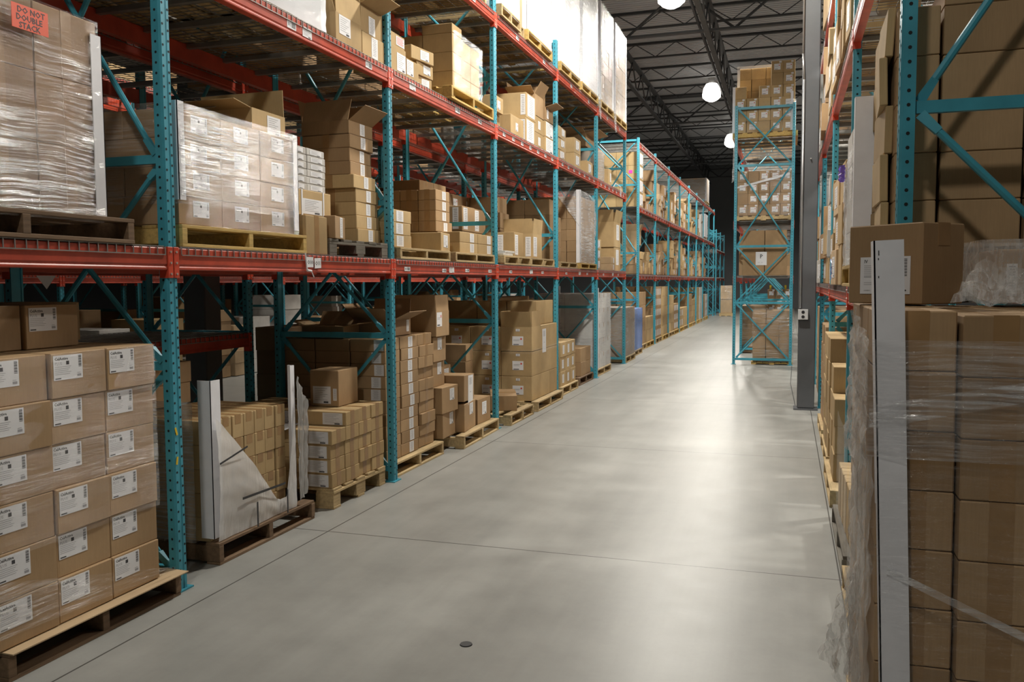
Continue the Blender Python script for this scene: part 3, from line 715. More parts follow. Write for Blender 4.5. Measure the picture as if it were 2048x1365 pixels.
# ================================================================ loads on the left rack
# ---- floor, wrapped pallet at lower left (partly out of frame)
pallet(2.505, 1.01, 0.0, -2.91, 1.2, 'worn pallet under the wrapped labelled cartons at lower left', mat='wood_brown', h=0.118)
o = O('cardboard_sheet', MB().box(-0.62, 0.62, -0.50, 0.525, 0, 0.005, 'kraft_pale').mesh('cardboard_sheet'), None, (-3.50, 3.01, 0.119), (0, 0.004, -0.01)); tag(o, 'flat brown cardboard sheet on the pallet under the lower left cartons', 'cardboard sheet')
grid('wrapped stack at lower left', 2.483, 0.126, -2.945, 0.3075, 0.40, 0.1935, 3, 6, 3, 'brown labelled carton', 'kraft', labels=[('f', 'active', -0.062, 0.13, 0.155, 0.105)], jit=0.012)
for i, (y, x) in enumerate(((2.92, -3.21), (2.61, -3.22), (3.225, -3.50))):
    carton(y, 0.30, 1.289, 0.198, x, 0.40, ['brown labelled carton on top of wrapped stack at lower left', 'brown carton on top of lower left stack, cut by the photo edge', 'dark brown carton at the back on top of lower left stack'][i], 'cartons on top of the lower left stack', labels=[('f', 'active', -0.055, 0.132, 0.155, 0.105)] if i < 2 else (), rot=0.02)
fa = wrap(2.483, 3.405, -2.95, -3.95, 0.72, 1.285, 'clear stretch film round the upper cartons at lower left', 'film_clear', top=False)
wrap(2.483, 3.405, -2.945, -3.95, 0.49, 0.80, '', 'film_clear', top=False, parent=fa)
sheet([(-2.925, 2.45, 0.18), (-2.90, 3.46, 0.150), (-2.90, 3.46, 0.163), (-2.925, 2.45, 0.42)], 'loose film tail pulled down to the pallet corner at lower left', 'film_mid', 0.004)
# ---- floor, torn-film pallet with white corner boards
pallet(3.945, 1.005, 0.0, -3.0, 1.2, 'brown pallet under the torn-film load between first and second posts', mat='wood_brown', h=0.125)
grid('torn-film load with corner boards', 3.955, 0.126, -3.06, 0.108, 0.30, 0.1365, 7, 5, 3, 'small brown carton', 'kraft_yellow', jit=0.006, tape='x')
grid('raised back part of torn-film load', 3.96, 0.81, -3.68, 0.16, 0.20, 0.135, 4, 2, 2, 'small brown carton', 'kraft', jit=0.006)
corner_board(-3.028, 3.94, 0.15, 1.04, 'white corner board standing at the near corner of the torn-film load', wd=0.085)
corner_board(-3.02, 4.775, 0.15, 1.05, 'white corner board standing at the far corner of the torn-film load', sy=-1, wd=0.05)
def torn_film():
    vs = []; fs = []; n = 22; nr = 16
    for i in range(n + 1):
        t = i / n; y = 3.96 + 0.80 * t
        top = 0.83 - 0.05 * t - 0.66 * min(1, t / 0.84) ** 1.15 + (0.0 if t < 0.86 else (t - 0.86) / 0.14 * 0.70)
        for k in range(nr + 1):
            z = 0.13 + (max(top, 0.22) - 0.13) * k / nr
            vs.append((-3.018 + 0.008 * hn(y * 2, z * 4, 3) + 0.02 * math.sin(PI * k / nr) * (1 - t), y, z))
    for i in range(n):
        for k in range(nr): fs.append((i * (nr + 1) + k, (i + 1) * (nr + 1) + k, (i + 1) * (nr + 1) + k + 1, i * (nr + 1) + k + 1))
    return MB().poly(vs, fs, 'film_sheet')
o = O('torn_stretch_film', torn_film().mesh('torn_film', True)); tag(o, 'torn whitish stretch film hanging diagonally across the small cartons', 'plastic film')
sheet([(-3.01, 4.79, 0.16), (-3.0, 4.86, 0.2), (-2.98, 4.86, 0.80), (-3.01, 4.78, 0.98)], 'ragged strip of film curling from the far corner board', 'film_sheet', 0.014)
wrap(3.94, 4.78, -3.03, -4.15, 0.12, 0.92, 'grey stretch film on the near side of the torn-film load', 'film_grey', top=False, sides='s')
o = O('black_strap', MB().box(0, 0.003, -0.13, 0.13, -0.005, 0.005, 'strap_black').mesh('strap'), None, (-2.995, 4.09, 0.60), (0.2, 0, 0)); tag(o, 'short dark strap slanting over the torn film, upper', 'strap')
o = O('black_strap', MB().box(0, 0.003, -0.22, 0.22, -0.007, 0.007, 'strap_black').mesh('strap'), None, (-2.995, 4.38, 0.325), (-0.02, 0, 0)); tag(o, 'long dark strap low on the torn film load', 'strap')
for i, y in enumerate((4.30, 4.62)):
    o = O('black_strap', MB().box(0, 0.003, -0.006, 0.006, -0.075, 0.075, 'strap_black').mesh('strap'), None, (-2.994, y, 0.20)); tag(o, f'short vertical dark strap at the foot of torn-film load, {["left", "right"][i]}', 'strap')
o = O('film_bundle', MB().cham(-0.16, 0.16, -0.22, 0.22, 0, 0.08, 0.02, 'film_grey').mesh('film_bundle')); o.location = (-3.75, 4.15, 1.085); tag(o, 'small grey wrapped bundle on top of the torn-film load', 'bundle')
# ---- block pallet of flat cartons
pallet(5.18, 0.80, 0.0, -2.985, 1.2, 'pale block pallet with rounded blocks, left of the second post', style='eur', mat='wood_pale', h=0.144)
def flatgrid(nzs, w=0.2):
    for k in range(5):
        for i in range(4):
            if k >= nzs[i]: continue
            for j in range(3):
                if j > 0 and i > 0 and k < nzs[i] - 1 and not (k == 4 and i == 1): continue
                carton(5.185 + i * 0.2 + random.uniform(-.003, .003), 0.197, 0.145 + k * 0.1015, 0.1005, -3.0 - j * 0.33 + random.uniform(-.008, .008), 0.325,
                       f'flat tan carton, {tier_word(k, 5)} tier, {col_word(i, 4)} column{["", ", second row", ", third row"][j]}, short stack on block pallet', 'flat tan cartons on the block pallet', 'kraft_yellow',
                       labels=[('s', 'lines', 0.055 if j == 0 else 0.0, 0.05, 0.16, 0.085)] if i <= (1 if k == 4 else 0) else (), tape='x', full=True, rot=random.uniform(-.006, .006))
flatgrid([4, 5, 5, 5])
carton(5.60, 0.30, 0.655, 0.27, -3.17, 0.24, 'square brown carton with white label on top of the flat cartons', tone='kraft', labels=[('s', 'lines', -0.02, 0.085, 0.15, 0.13), ('s', 'vert', 0.09, 0.09, 0.03, 0.09)])
o = O('paper_sheet', MB().box(-0.28, 0.28, -0.15, 0.15, 0, 0.002, 'label').mesh('paper_sheet'), None, (-3.62, 5.2, 0.556), (0, 0, 0.2)); tag(o, 'white paper sheet lying on the flat tan cartons', 'paper')
# ---- tall stack of many flat cartons right after the second post, with an open carton on top
pallet(6.14, 1.05, 0.0, -2.99, 1.2, 'pale pallet under the eleven-high stack, right of the second post', mat='wood_pale', h=0.12)
def tower():
    n = 10; h = 0.1
    for k in range(n):
        for i in range(3):
            y = (6.135, 6.42, 6.79)[i] + (random.uniform(-.012, .02) if i else random.uniform(0, .008)); wd = (0.265, 0.35, 0.32)[i]
            for j in range(3):
                if j and i and k < n - 1: continue
                carton(y, wd, 0.125 + k * h, h - 0.001, -3.05 - j * 0.32 + random.uniform(-.02, .02) * (i == 2), 0.31, f'flat brown carton, {tier_word(k, n)} tier, {col_word(i, 3)} column{["", ", second row", ", third row"][j]}, ten-high stack', 'cartons in the ten-high stack', 'kraft',
                       labels=[('f' if i else 's', 'vert', (0.02 if i else 0.085) + random.uniform(-.02, .02), 0.05, 0.085, 0.088)] if j == 0 and i < 2 else (), tape='x' if i == 2 else None, full=True, rot=random.uniform(-.03, .03) * (i == 2))
tower()
carton(6.42, 0.36, 1.127, 0.14, -3.12, 0.36, 'open brown carton with raised flaps on the ten-high stack', tone='kraft_dark', flaps={'f': 66, 's': 55, 'r': 40, 'b': 10}, labels=[('f', 'vert', 0.12, 0.08, 0.05, 0.1)])
carton(6.14, 0.265, 1.127, 0.10, -3.42, 0.38, 'low open carton at the back of the ten-high stack', tone='kraft', flaps={'f': 80, 's': 85, 'r': 70, 'b': 30})
grid('dim stack behind the second post', 6.3, 0.0, -3.66 - 0.4, 0.33, 0.3, 0.2, 2, 6, 1, 'dim brown carton', 'kraft_dark')
# ---- leaning tower of large cartons and labelled cartons, third bay
pallet(7.42, 1.12, 0.0, -2.90, 1.1, 'worn grey-brown pallet left of the third post', mat='wood_pale', h=0.125, rot=0.03)
tw = [(7.335, 0.35, -3.02, 0.235, 0.05), (7.33, 0.36, -3.0, 0.245, -0.04), (7.31, 0.30, -3.10, 0.235, 0.02), (7.30, 0.30, -3.08, 0.235, 0.0)]
z = 0.127
for k, (y, wd, x, h, r) in enumerate(tw):
    carton(y - 0.12, wd, z, h - 0.001, x, 0.42, f'large brown carton, {TIER[k]} in the leaning tower left of third post', None, 'kraft', labels=[('f', 'lines', 0.06 - 0.02 * k, 0.165, 0.10, 0.11)], rot=r); z += h
carton(7.16, 0.31, z, 0.235, -3.04, 0.42, 'large open brown carton on top of the leaning tower, flaps up', None, 'kraft', labels=[('f', 'square', -0.08, 0.16, 0.12, 0.13)], flaps={'f': -4, 's': 6, 'b': 0, 'r': 3})
carton(7.60, 0.42, 0.127, 0.27, -2.97, 0.38, 'squat brown carton beneath the tilted one, right of the leaning tower', None, 'kraft', labels=[('f', 'lines', 0.04, 0.20, 0.13, 0.11)], rot=0.10)
carton(7.585, 0.40, 0.416, 0.255, -2.97, 0.36, 'tilted brown carton with a long white paper hanging on its front', None, 'kraft', labels=[('f', 'sheet', 0.05, 0.10, 0.20, 0.29)], rot=0.12, tilt=(-0.045, 0))
carton(8.09, 0.36, 0.127, 0.255, -2.98, 0.36, 'brown labelled carton on the right of worn pallet, third bay', None, 'kraft', labels=[('f', 'lines', 0.0, 0.15, 0.12, 0.13)], rot=-0.03)
grid('against the back of worn pallet', 8.12, 0.13, -3.45, 0.36, 0.36, 0.19, 1, 3, 1, 'brown carton with large white label', 'kraft', labels=[('f', 'lines', 0.04, 0.09, 0.16, 0.13)], jit=0.02)
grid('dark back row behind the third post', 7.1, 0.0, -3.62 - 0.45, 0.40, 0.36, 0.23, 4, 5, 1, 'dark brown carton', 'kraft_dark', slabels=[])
# ---- fourth bay: low pallet, then a block of large cartons
pallet(8.80, 0.88, 0.0, -2.86, 1.15, 'pale pallet holding a single low carton, right of the third post', mat='wood_pale', h=0.12)
carton(9.05, 0.62, 0.122, 0.17, -2.99, 0.30, 'long flat brown carton turned askew on the pale pallet', None, 'kraft', tape='x', rot=0.35)
grid('slim dim stack beside third post', 8.85, 0.122, -3.40, 0.22, 0.32, 0.19, 1, 4, 2, 'plain brown carton', 'kraft', jit=0.01)
pallet(9.86, 1.205, 0.0, -2.86, 1.2, 'pale pallet under the large labelled cartons, left of the fourth post', mat='wood_pale', h=0.12)
for k in range(3):
    for i in range(3):
        for j in range(4):
            if i and j: 
                if k < 2: continue
            op = (k == 2 and i == 0 and j == 0)
            carton(9.90 + i * 0.405, 0.40, 0.122 + k * 0.303, 0.30 if not op else 0.30, -2.95 - j * 0.40, 0.395, f'large tan carton, {tier_word(k, 3)} tier, {col_word(i, 3)} column{["", ", second row", ", third row", ", back row"][j]}, block left of fourth post', 'large tan cartons left of the fourth post', 'kraft_yellow',
                   labels=([('s', 'square', 0.02, 0.13, 0.14, 0.11), ('s', 'vert', 0.02, 0.26, 0.05, 0.03)] if i == 0 else []) + ([('f', 'sheet', -0.05, 0.10, 0.17, 0.30)] if (k == 2 and i == 1 and j == 0) else []),
                   flaps={'f': 0, 's': 12, 'r': 0, 'b': 0} if op else None)
for j in range(4):
    for i in range(2):
        if j and i: continue
        carton(10.28 + i * 0.40, 0.39, 1.033, 0.30, -3.0 - j * 0.40, 0.39, f'tall tan carton in the row on top, {["nearest the aisle", "second back", "third back", "deepest"][j]}{"" if i == 0 else ", right side"}', 'cartons on top of the block left of the fourth post', 'kraft_yellow')
wrap(9.90, 11.11, -2.945, -4.5, 0.70, 0.76, 'narrow film band round the large tan cartons', 'film_clear', top=False, sides='sf')
# ---- fifth bay
pallet(11.33, 0.92, 0.0, -2.93, 1.2, 'pale pallet under nine small labelled cartons, after fourth post', mat='wood_pale', h=0.12)
grid('nine-box stack after fourth post', 11.36, 0.122, -2.97, 0.285, 0.36, 0.204, 3, 3, 3, 'brown carton with white label', 'kraft_yellow', labels=[('f', 'vert', 0.0, 0.10, 0.09, 0.12)])
o = O('cardboard_sheet', MB().box(-0.3, 0.3, -0.12, 0.12, 0, 0.006, 'kraft_yellow').box(-0.3, 0.3, 0.12, 0.2, -0.02, -0.014, 'kraft_yellow').mesh('cardboard_sheet')); o.location = (-3.3, 12.0, 0.737); tag(o, 'bent piece of cardboard on top of the nine-box stack', 'cardboard sheet')
pallet(12.50, 0.95, 0.0, -2.97, 1.1, 'brown pallet under the two-high pair of cartons', mat='wood_brown', h=0.12)
grid('low pair before fifth post', 12.70, 0.122, -3.0, 0.34, 0.42, 0.215, 2, 2, 1, 'plain reddish-brown carton', 'kraft')
grid('dark wall behind the low pair', 11.5, 0.0, -4.0, 0.45, 0.3, 0.27, 4, 5, 1, 'dark carton', 'kraft_dark')
o = O('lime_sticker', MB().box(0, 0.002, -0.08, 0.08, -0.04, 0.04, 'sticker_lime').mesh('lime_sticker')); o.location = (-3.995, 13.0, 1.21); tag(o, 'lime green sticker on a dark carton behind the fifth post', 'sticker')
# tall grey wrapped load and its neighbours
def wrapped_load(y0, wd, z0, xf, d, ny, nz, h, where, label, matf='film_grey', tone='whitebox', pal='wood_pale', pname=None, boards=True, nx=2, palh=0.12, style='gma', sgn=-1, topf=True, tape=None):
    pallet(y0 - 0.01, wd + 0.02, z0, xf - sgn * 0.02, d + 0.03, pname or f'pallet under {where}', mat=pal, h=palh, parts=(z0 < 0.1 and y0 < 14), style=style, sgn=sgn)
    zz = z0 + palh + 0.002
    grid('in ' + where, y0, zz, xf, wd / ny, d / nx, h, ny, nz, nx, 'carton', tone, sgn=sgn, jit=0.003, tape=tape)
    wrap(y0, y0 + wd, xf, xf + sgn * d, zz - 0.03, zz + nz * h + 0.004, label, matf, sgn=sgn, top=topf, amp=0.006)
    if boards:
        corner_board(xf - sgn * 0.007, y0 - 0.007, zz, zz + nz * h + 0.01, f'white corner board, near corner of {where}', sx=sgn)
        corner_board(xf - sgn * 0.007, y0 + wd + 0.007, zz, zz + nz * h + 0.01, f'white corner board, far corner of {where}', sx=sgn, sy=-1)
wrapped_load(13.80, 1.10, 0, -2.99, 1.1, 3, 5, 0.25, 'grey wrapped floor load', 'grey stretch film round the tall floor load after the fifth post', 'film_pale', boards=False, tape='x')
corner_board(-2.97, 13.79, 0.13, 1.47, 'tall pale corner board on the grey wrapped floor load')
corner_board(-3.62, 13.77, 0.13, 1.50, 'pale board at the back of the grey wrapped floor load')
wrapped_load(15.38, 0.62, 0, -3.3, 0.7, 2, 1, 0.22, 'low wrapped floor load', 'clear film on a low carton pair before the sixth post', boards=False, tone='kraft')
wrapped_load(16.23, 1.02, 0, -2.96, 1.15, 2, 4, 0.235, 'silver wrapped floor load', 'silvery stretch film round the floor load at the first rack end', boards=False, tone='kraft', matf='film_grey')
wrapped_load(17.75, 0.95, 0, -3.05, 1.1, 3, 3, 0.29, 'blue wrapped floor load', 'blue plastic film round a floor load in the cross passage', 'film_blue', boards=False, tone='whitebox')

# ================================================================ left rack, lowest beam level (z = Z1)
D1 = Z1 + 0.010
pallet(2.10, 1.20, D1, -2.93, 1.15, 'dark worn pallet on the lowest level at upper left', mat='wood_brown', h=0.115)
zz = D1 + 0.118
for k in range(3):
    for i in range(3):
        for j in range(2):
            if i < 2 and j: continue
            carton(2.12 + i * 0.34, 0.336, zz + k * 0.285, 0.284, -2.96 - j * 0.5, 0.49, f'big brown carton, {tier_word(k, 3)} tier, {col_word(i, 3)} column{["", ", back row"][j]}, do-not-stack load', 'cartons in the do-not-stack load', 'kraft_dark', tape='x', full=True)
fa = wrap(2.11, 3.14, -2.965, -3.96, zz - 0.03, zz + 0.86, 'shiny stretch film round the tall load at upper left', 'film_mid', amp=0.007)
wrap(2.11, 3.15, -2.972, -3.96, zz + 0.0, zz + 0.40, 'second shiny film layer low on the upper left load', 'film_mid', top=False, amp=0.008, off=0.014, parent=fa)
corner_board(-2.952, 3.158, zz, zz + 0.80, 'long pale corner board on the tall wrapped load at upper left', sy=-1, wd=0.062)
sg = MB(); sg.box(0, 0.0015, -0.0875, 0.0875, -0.048, 0.048, 'orange_sign')
for i, (t, a) in enumerate((('DO NOT', -0.062), ('DOUBLE', -0.068), ('STACK', -0.055))): put_text(sg, t, 0.033, a, 0.017 - i * 0.030, x=0.002, bold=True)
o = O('do_not_double_stack_sign', sg.mesh('sign')); o.location = (-2.928, 2.757, 2.645); tag(o, 'orange paper sign reading DO NOT DOUBLE STACK on wrapped load', 'sign')
# wrapped short load on yellow pallet
pallet(3.655, 1.19, D1, -2.95, 1.05, 'yellow pallet under the film-wrapped labelled cartons, lowest level', mat='wood_yellow', h=0.115)
grid('film-wrapped load on yellow pallet', 3.665, D1 + 0.118, -2.975, 0.362, 0.34, 0.148, 3, 4, 3, 'brown labelled carton', 'kraft', labels=[('f', 'active', 0.0, 0.085, 0.13, 0.085)], jit=0.006)
fa = wrap(3.66, 4.755, -2.972, -4.0, D1 + 0.22, D1 + 0.735, 'glossy stretch film slanting across the load on the yellow pallet', 'film_mid', top=False, amp=0.007)
wrap(3.66, 4.755, -2.968, -4.0, D1 + 0.11, D1 + 0.735, 'outer clear film round the load on the yellow pallet', 'film_clear', top=True, amp=0.006, off=0.014, parent=fa)
sheet([(-2.948, 3.66, D1 + 0.26), (-2.948, 4.75, D1 + 0.70), (-2.948, 4.75, D1 + 0.735), (-2.948, 3.66, D1 + 0.62)], 'bunched shiny film band rising to the right on yellow pallet load', 'film_streak', 0.006)
corner_board(-2.955, 3.652, D1 + 0.24, D1 + 0.74, 'pale corner board, left corner of the load on yellow pallet', wd=0.05)
corner_board(-2.955, 4.768, D1 + 0.14, D1 + 0.735, 'pale corner board, right corner of the load on yellow pallet', sy=-1, wd=0.05)
oc = carton(4.40, 0.35, D1 + 0.715, 0.135, -3.03, 0.62, 'open carton on top of the yellow-pallet load, one flap up', tone='kraft_yellow', flaps={'b': -3, 's': 82}, labels=[('f', 'lines', 0.05, 0.06, 0.14, 0.11)])
O('label', label_mesh('partial', 0.26, 0.09), oc, (-0.02, -0.21, 0.150), (0, -1.2, -PI / 2))
# white flat boxes, strapped carton, upright cartons, grey pallet
pallet(5.15, 0.885, D1, -2.96, 1.05, 'grey weathered block pallet left of the second post, lowest level', style='eur', mat='wood_grey', h=0.112)
carton(4.86, 0.27, D1, 0.25, -2.965, 0.25, 'upright tan carton with vertical tape beside the grey pallet', tone='kraft_yellow', tape='x', full=True)
carton(5.16, 0.26, D1 + 0.115, 0.155, -2.97, 0.26, 'small tan carton with torn white label on the grey pallet', tone='kraft', labels=[('f', 'vert', 0.03, 0.08, 0.07, 0.14)], rot=0.25)
carton(4.80, 0.48, D1 + 0.255, 0.165, -3.02, 0.34, 'strapped brown carton with a wide white label under white boxes', tone='kraft_yellow', labels=[('f', 'lines', 0.0, 0.06, 0.24, 0.10)])
for yy in (-0.13, 0.14):
    o = O('white_strap', MB().box(-0.173, 0.173, -0.008, 0.008, 0.0, 0.168, 'strap_white').mesh('strap'), None, (-3.19, 5.04 + yy, D1 + 0.255)); tag(o, 'thin white strap round the brown carton, ' + ('left one' if yy < 0 else 'right one'), 'strap')
for k in range(6):
    for i in range(2):
        carton(4.78 + i * 0.235 + random.uniform(-.008, .008), 0.23, D1 + 0.422 + k * 0.047, 0.046, -3.04 - (1 - i) * 0.0, 0.30, f'flat white box, {tier_word(k, 6)} in the {["left", "right"][i]} pile above strapped carton', 'flat white boxes above the strapped carton', 'whitebox', labels=[('f', 'lines', 0.0, 0.022, 0.15, 0.03)], rot=random.uniform(-.02, .02))
for k in range(9):
    op = k == 8; h = 0.0985
    carton(5.70 - (0.05 if k > 3 else 0.0) + random.uniform(-.012, .012), 0.355, D1 + 0.115 + k * h, h - 0.001, -3.04 - (0.03 if k > 4 else 0.0) + random.uniform(-.01, .01), 0.40,
           f'brown carton, {tier_word(k, 9)} of nine in the tall single column, lowest level' if not op else 'open carton with spread flaps topping the nine-high column',
           None, 'kraft_yellow' if k < 5 else 'kraft', labels=[('f', 'vert', 0.02, 0.05, 0.07, 0.085)], tape='y' if not op else None, full=True, flaps={'f': 55, 's': -20, 'r': 10, 'b': 10} if op else None, rot=random.uniform(-.03, .03))
grid('behind the nine-high column', 5.10, D1 + 0.115, -3.55, 0.44, 0.4, 0.118, 2, 6, 1, 'dark brown carton', 'kraft_dark', tape='x')
grid('at the back by second post', 5.70, D1 + 0.115, -3.6, 0.33, 0.4, 0.10, 1, 6, 1, 'brown labelled carton', 'kraft', labels=[('f', 'vert', 0.05, 0.05, 0.07, 0.085)])
# third bay, lowest level
pallet(6.22, 1.06, D1, -2.94, 1.05, 'light pallet on the lowest level, right of the second post', mat='wood_pale', h=0.092)
pallet(7.42, 1.10, D1, -2.94, 1.05, 'light pallet on the lowest level, left of the third post', mat='wood_pale', h=0.092)
P1 = D1 + 0.094
for k in range(3): carton(6.14, 0.39 + random.uniform(-.01, .02), P1 + k * 0.1, 0.099, -2.99, 0.36, f'tan carton with square label, {tier_word(k, 3)} of three right of second post', None, 'kraft_yellow', labels=[('f', 'vert', -0.02, 0.05, 0.13, 0.085)])
carton(7.12, 0.30, P1, 0.165, -2.99, 0.32, 'tan carton with hanging label notice in the middle of third bay', None, 'kraft_yellow', labels=[('f', 'lines', 0.0, 0.09, 0.14, 0.11), ('s', 'vert', 0.0, 0.03, 0.001, 0.001)], rot=0.12)
for i in range(2):
    for k in range(2): carton(7.62 + i * 0.50, 0.49, P1 + k * 0.1, 0.099, -2.98, 0.50, f'low tan carton, {["bottom", "top"][k]} {["left", "right"][i]}, beside third post, lowest level', 'low tan cartons beside the third post', 'kraft_yellow', labels=[('f', 'vert', 0.08, 0.05, 0.11, 0.085)], tape='y', full=True)
for k in range(6):
    for j in range(4): carton(7.47 if k > 1 else 7.52, 0.34 if k != 2 else 0.40, P1 + k * 0.0985, 0.0975, -3.16 - j * 0.185, 0.18, f'brown carton, {tier_word(k, 6)} tier, {["front", "second", "third", "back"][j]} one, six-high stack third bay', 'cartons in the six-high stack of the third bay', 'kraft', labels=[('f', 'vert', 0.03, 0.05, 0.09, 0.08)] if j == 0 else (), tape='y', full=True, rot=random.uniform(-.01, .01))
grid('at the back of third bay', 7.9, P1, -3.52, 0.34, 0.4, 0.148, 2, 5, 1, 'wide brown carton', 'kraft', tape='x', jit=0.03)
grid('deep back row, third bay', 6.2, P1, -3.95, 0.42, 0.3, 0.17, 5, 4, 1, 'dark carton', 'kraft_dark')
# fourth bay, lowest level
pallet(8.84, 1.02, D1, -2.94, 1.05, 'light pallet on the lowest level, right of the third post', mat='wood_pale', h=0.10)
pallet(9.90, 1.08, D1, -2.95, 1.05, 'light pallet on the lowest level, left of the fourth post', mat='wood_pale', h=0.10)
P2 = D1 + 0.102
carton(10.10, 0.40, P2, 0.30, -2.99, 0.38, 'tan open-topped carton with long white corner labels, fourth bay', None, 'kraft_yellow', flaps={'f': 5, 's': 3, 'b': 0, 'r': 0}, labels=[('s', 'vert', 0.13, 0.14, 0.07, 0.24), ('f', 'vert', -0.10, 0.14, 0.15, 0.24)])
carton(9.70, 0.36, P2, 0.30, -3.10, 0.40, 'tan carton with white label strip beside the open-topped one', None, 'kraft_yellow', labels=[('s', 'vert', 0.02, 0.15, 0.08, 0.24), ('f', 'vert', -0.10, 0.15, 0.12, 0.24)])
for k in range(2):
    for i in range(2): carton(8.90 + i * 0.42, 0.40, P2 + k * 0.28, 0.275, -3.45 - i * 0.02, 0.40, f'dim brown carton, {["bottom", "top"][k]} {["left", "right"][i]}, white-striped group after third post', 'white-striped cartons after the third post', 'kraft', labels=[('s', 'vert', 0.12, 0.14, 0.07, 0.24), ('f', 'vert', -0.1, 0.14, 0.13, 0.24)])
grid('shaded stack in the fourth bay', 10.45, P2, -3.55, 0.38, 0.38, 0.20, 1, 4, 2, 'brown carton', 'kraft', jit=0.02)
for k in range(2):
    carton(8.90 + 0.06 * k, 0.34, P2 + 0.028 * k, 0.026, -2.97, 0.28, f'thin flat white box, {["lower", "upper"][k]}, right after the third post', None, 'whitebox')
grid('deep back row, fourth bay', 8.9, P2, -3.98, 0.45, 0.3, 0.2, 5, 4, 1, 'dark carton', 'kraft_dark', labels=[('f', 'square', 0.0, 0.1, 0.14, 0.1)])
# fifth bay, lowest level: tall wrapped load
pallet(11.30, 1.02, D1, -2.96, 1.05, 'light pallet right of the fourth post, lowest level', mat='wood_pale', h=0.085, parts=False)
grid('right of fourth post, lowest level', 11.45, D1 + 0.087, -3.15, 0.32, 0.36, 0.215, 2, 4, 2, 'brown carton', 'kraft', nzs=[4, 3])
pallet(12.42, 1.10, D1, -2.93, 1.05, 'yellowish pallet under the tall silver-wrapped load, lowest level', mat='wood_yellow', h=0.085, parts=False)
grid('in silver-wrapped load, lowest level', 12.47, D1 + 0.087, -2.97, 0.34, 0.20, 0.165, 3, 6, 4, 'brown carton', 'kraft', jit=0.004)
wrap(12.46, 13.50, -2.965, -3.75, D1 + 0.07, D1 + 1.18, 'bright silvery film draped over the tall load, lowest level', 'film_dense', sides='fn', ztop=lambda t: D1 + 1.16 - 0.12 * max(0, t - 0.3), amp=0.01)
sheet([(-2.955, 12.45, D1 + 0.62), (-2.96, 12.47, D1 + 0.60), (-2.96, 12.47, D1 + 1.16), (-3.35, 12.45, D1 + 1.16)], 'film pulled across the near side of the silver-wrapped load', 'film_dense', 0.01)
corner_board(-2.953, 12.452, D1 + 0.09, D1 + 1.17, 'white corner board on the silver-wrapped load, lowest level')
sheet([(-2.97, 13.52, D1 + 0.55), (-2.95, 13.66, D1 + 0.50), (-2.96, 13.58, D1 + 0.9), (-2.97, 13.52, D1 + 0.95)], 'loose film tail beside the silver-wrapped load', 'film_crumple', 0.012)
# sixth bay, lowest level
carton(15.45, 0.62, D1, 0.43, -3.03, 0.46, 'tall brown carton at the bottom, right end of sixth bay, lowest level', None, 'kraft_yellow', labels=[('f', 'vert', 0.0, 0.25, 0.26, 0.28)])
carton(15.42, 0.66, D1 + 0.432, 0.46, -3.03, 0.46, 'tall brown carton with lifted flap, right end of the sixth bay', None, 'kraft_yellow', labels=[('f', 'vert', 0.05, 0.28, 0.26, 0.28)], flaps={'f': 12, 's': 3, 'b': 0, 'r': 0})
carton(15.2, 0.6, D1, 0.84, -3.55, 0.4, 'very tall dim carton behind the stacked pair, sixth bay', None, 'kraft')
for k, (y, wd, h, x) in enumerate(((14.95, 0.40, 0.12, -2.99), (14.98, 0.36, 0.12, -2.99))): carton(y, wd, D1 + k * 0.122, h, x, 0.24, f'small clear-taped carton, {["lower", "upper"][k]}, in front of the tall pair', None, 'kraft_pale', labels=[('f', 'vert', 0.05, 0.06, 0.09, 0.09)])
for k in range(3): carton(13.85, 0.42, D1 + k * 0.17, 0.168, -3.02, 0.34, f'brown carton, {tier_word(k, 3)} of three after the fifth post, lowest level', None, 'kraft_yellow', labels=[('f', 'lines', 0, 0.09, 0.2, 0.12)])
grid('set back in the sixth bay', 14.3, D1, -3.5, 0.34, 0.3, 0.2, 2, 3, 1, 'dim brown carton', 'kraft')

# ================================================================ left rack, middle level (z = Z2)
D2 = Z2 + 0.010
pallet(4.10, 1.05, D2, -2.99, 1.0, 'thin pallet under the cloudy wrapped load, middle level', mat='wood_pale', h=0.03, parts=False)
grid('in cloudy wrapped load, middle level', 4.15, D2 + 0.033, -3.0, 0.345, 0.4, 0.24, 3, 4, 2, 'pale carton', 'whitebox')
wrap(4.14, 5.185, -2.99, -3.9, D2 + 0.02, D2 + 1.0, 'cloudy white film round the load left on the middle level', 'film_heavy', amp=0.008)
carton(5.31, 0.37, D2, 0.20, -2.97, 0.34, 'open tan carton with big white label, left of the second post, middle level', None, 'kraft_yellow', labels=[('f', 'lines', -0.06, 0.13, 0.16, 0.13)], flaps={'f': -2, 's': 28, 'b': -5, 'r': 5})
carton(5.69, 0.37, D2, 0.175, -2.97, 0.36, 'lower tan carton beside the second post, middle level', None, 'kraft_yellow', labels=[('f', 'vert', 0.01, 0.09, 0.10, 0.15)])
carton(5.69, 0.35, D2 + 0.177, 0.20, -2.98, 0.36, 'upper tan carton overhanging beside the second post, middle level', None, 'kraft_yellow', labels=[('f', 'vert', 0.0, 0.07, 0.10, 0.13)], flaps={'f': 70, 's': 4, 'b': 0, 'r': 0})
grid('back row behind open carton, middle level', 5.2, D2, -3.55, 0.42, 0.3, 0.25, 2, 2, 1, 'brown carton', 'kraft')
carton(6.16, 0.30, D2, 0.215, -2.98, 0.32, 'tan carton with tall white label right of second post, middle level', None, 'kraft_yellow', labels=[('f', 'lines', 0.06, 0.10, 0.16, 0.14)])
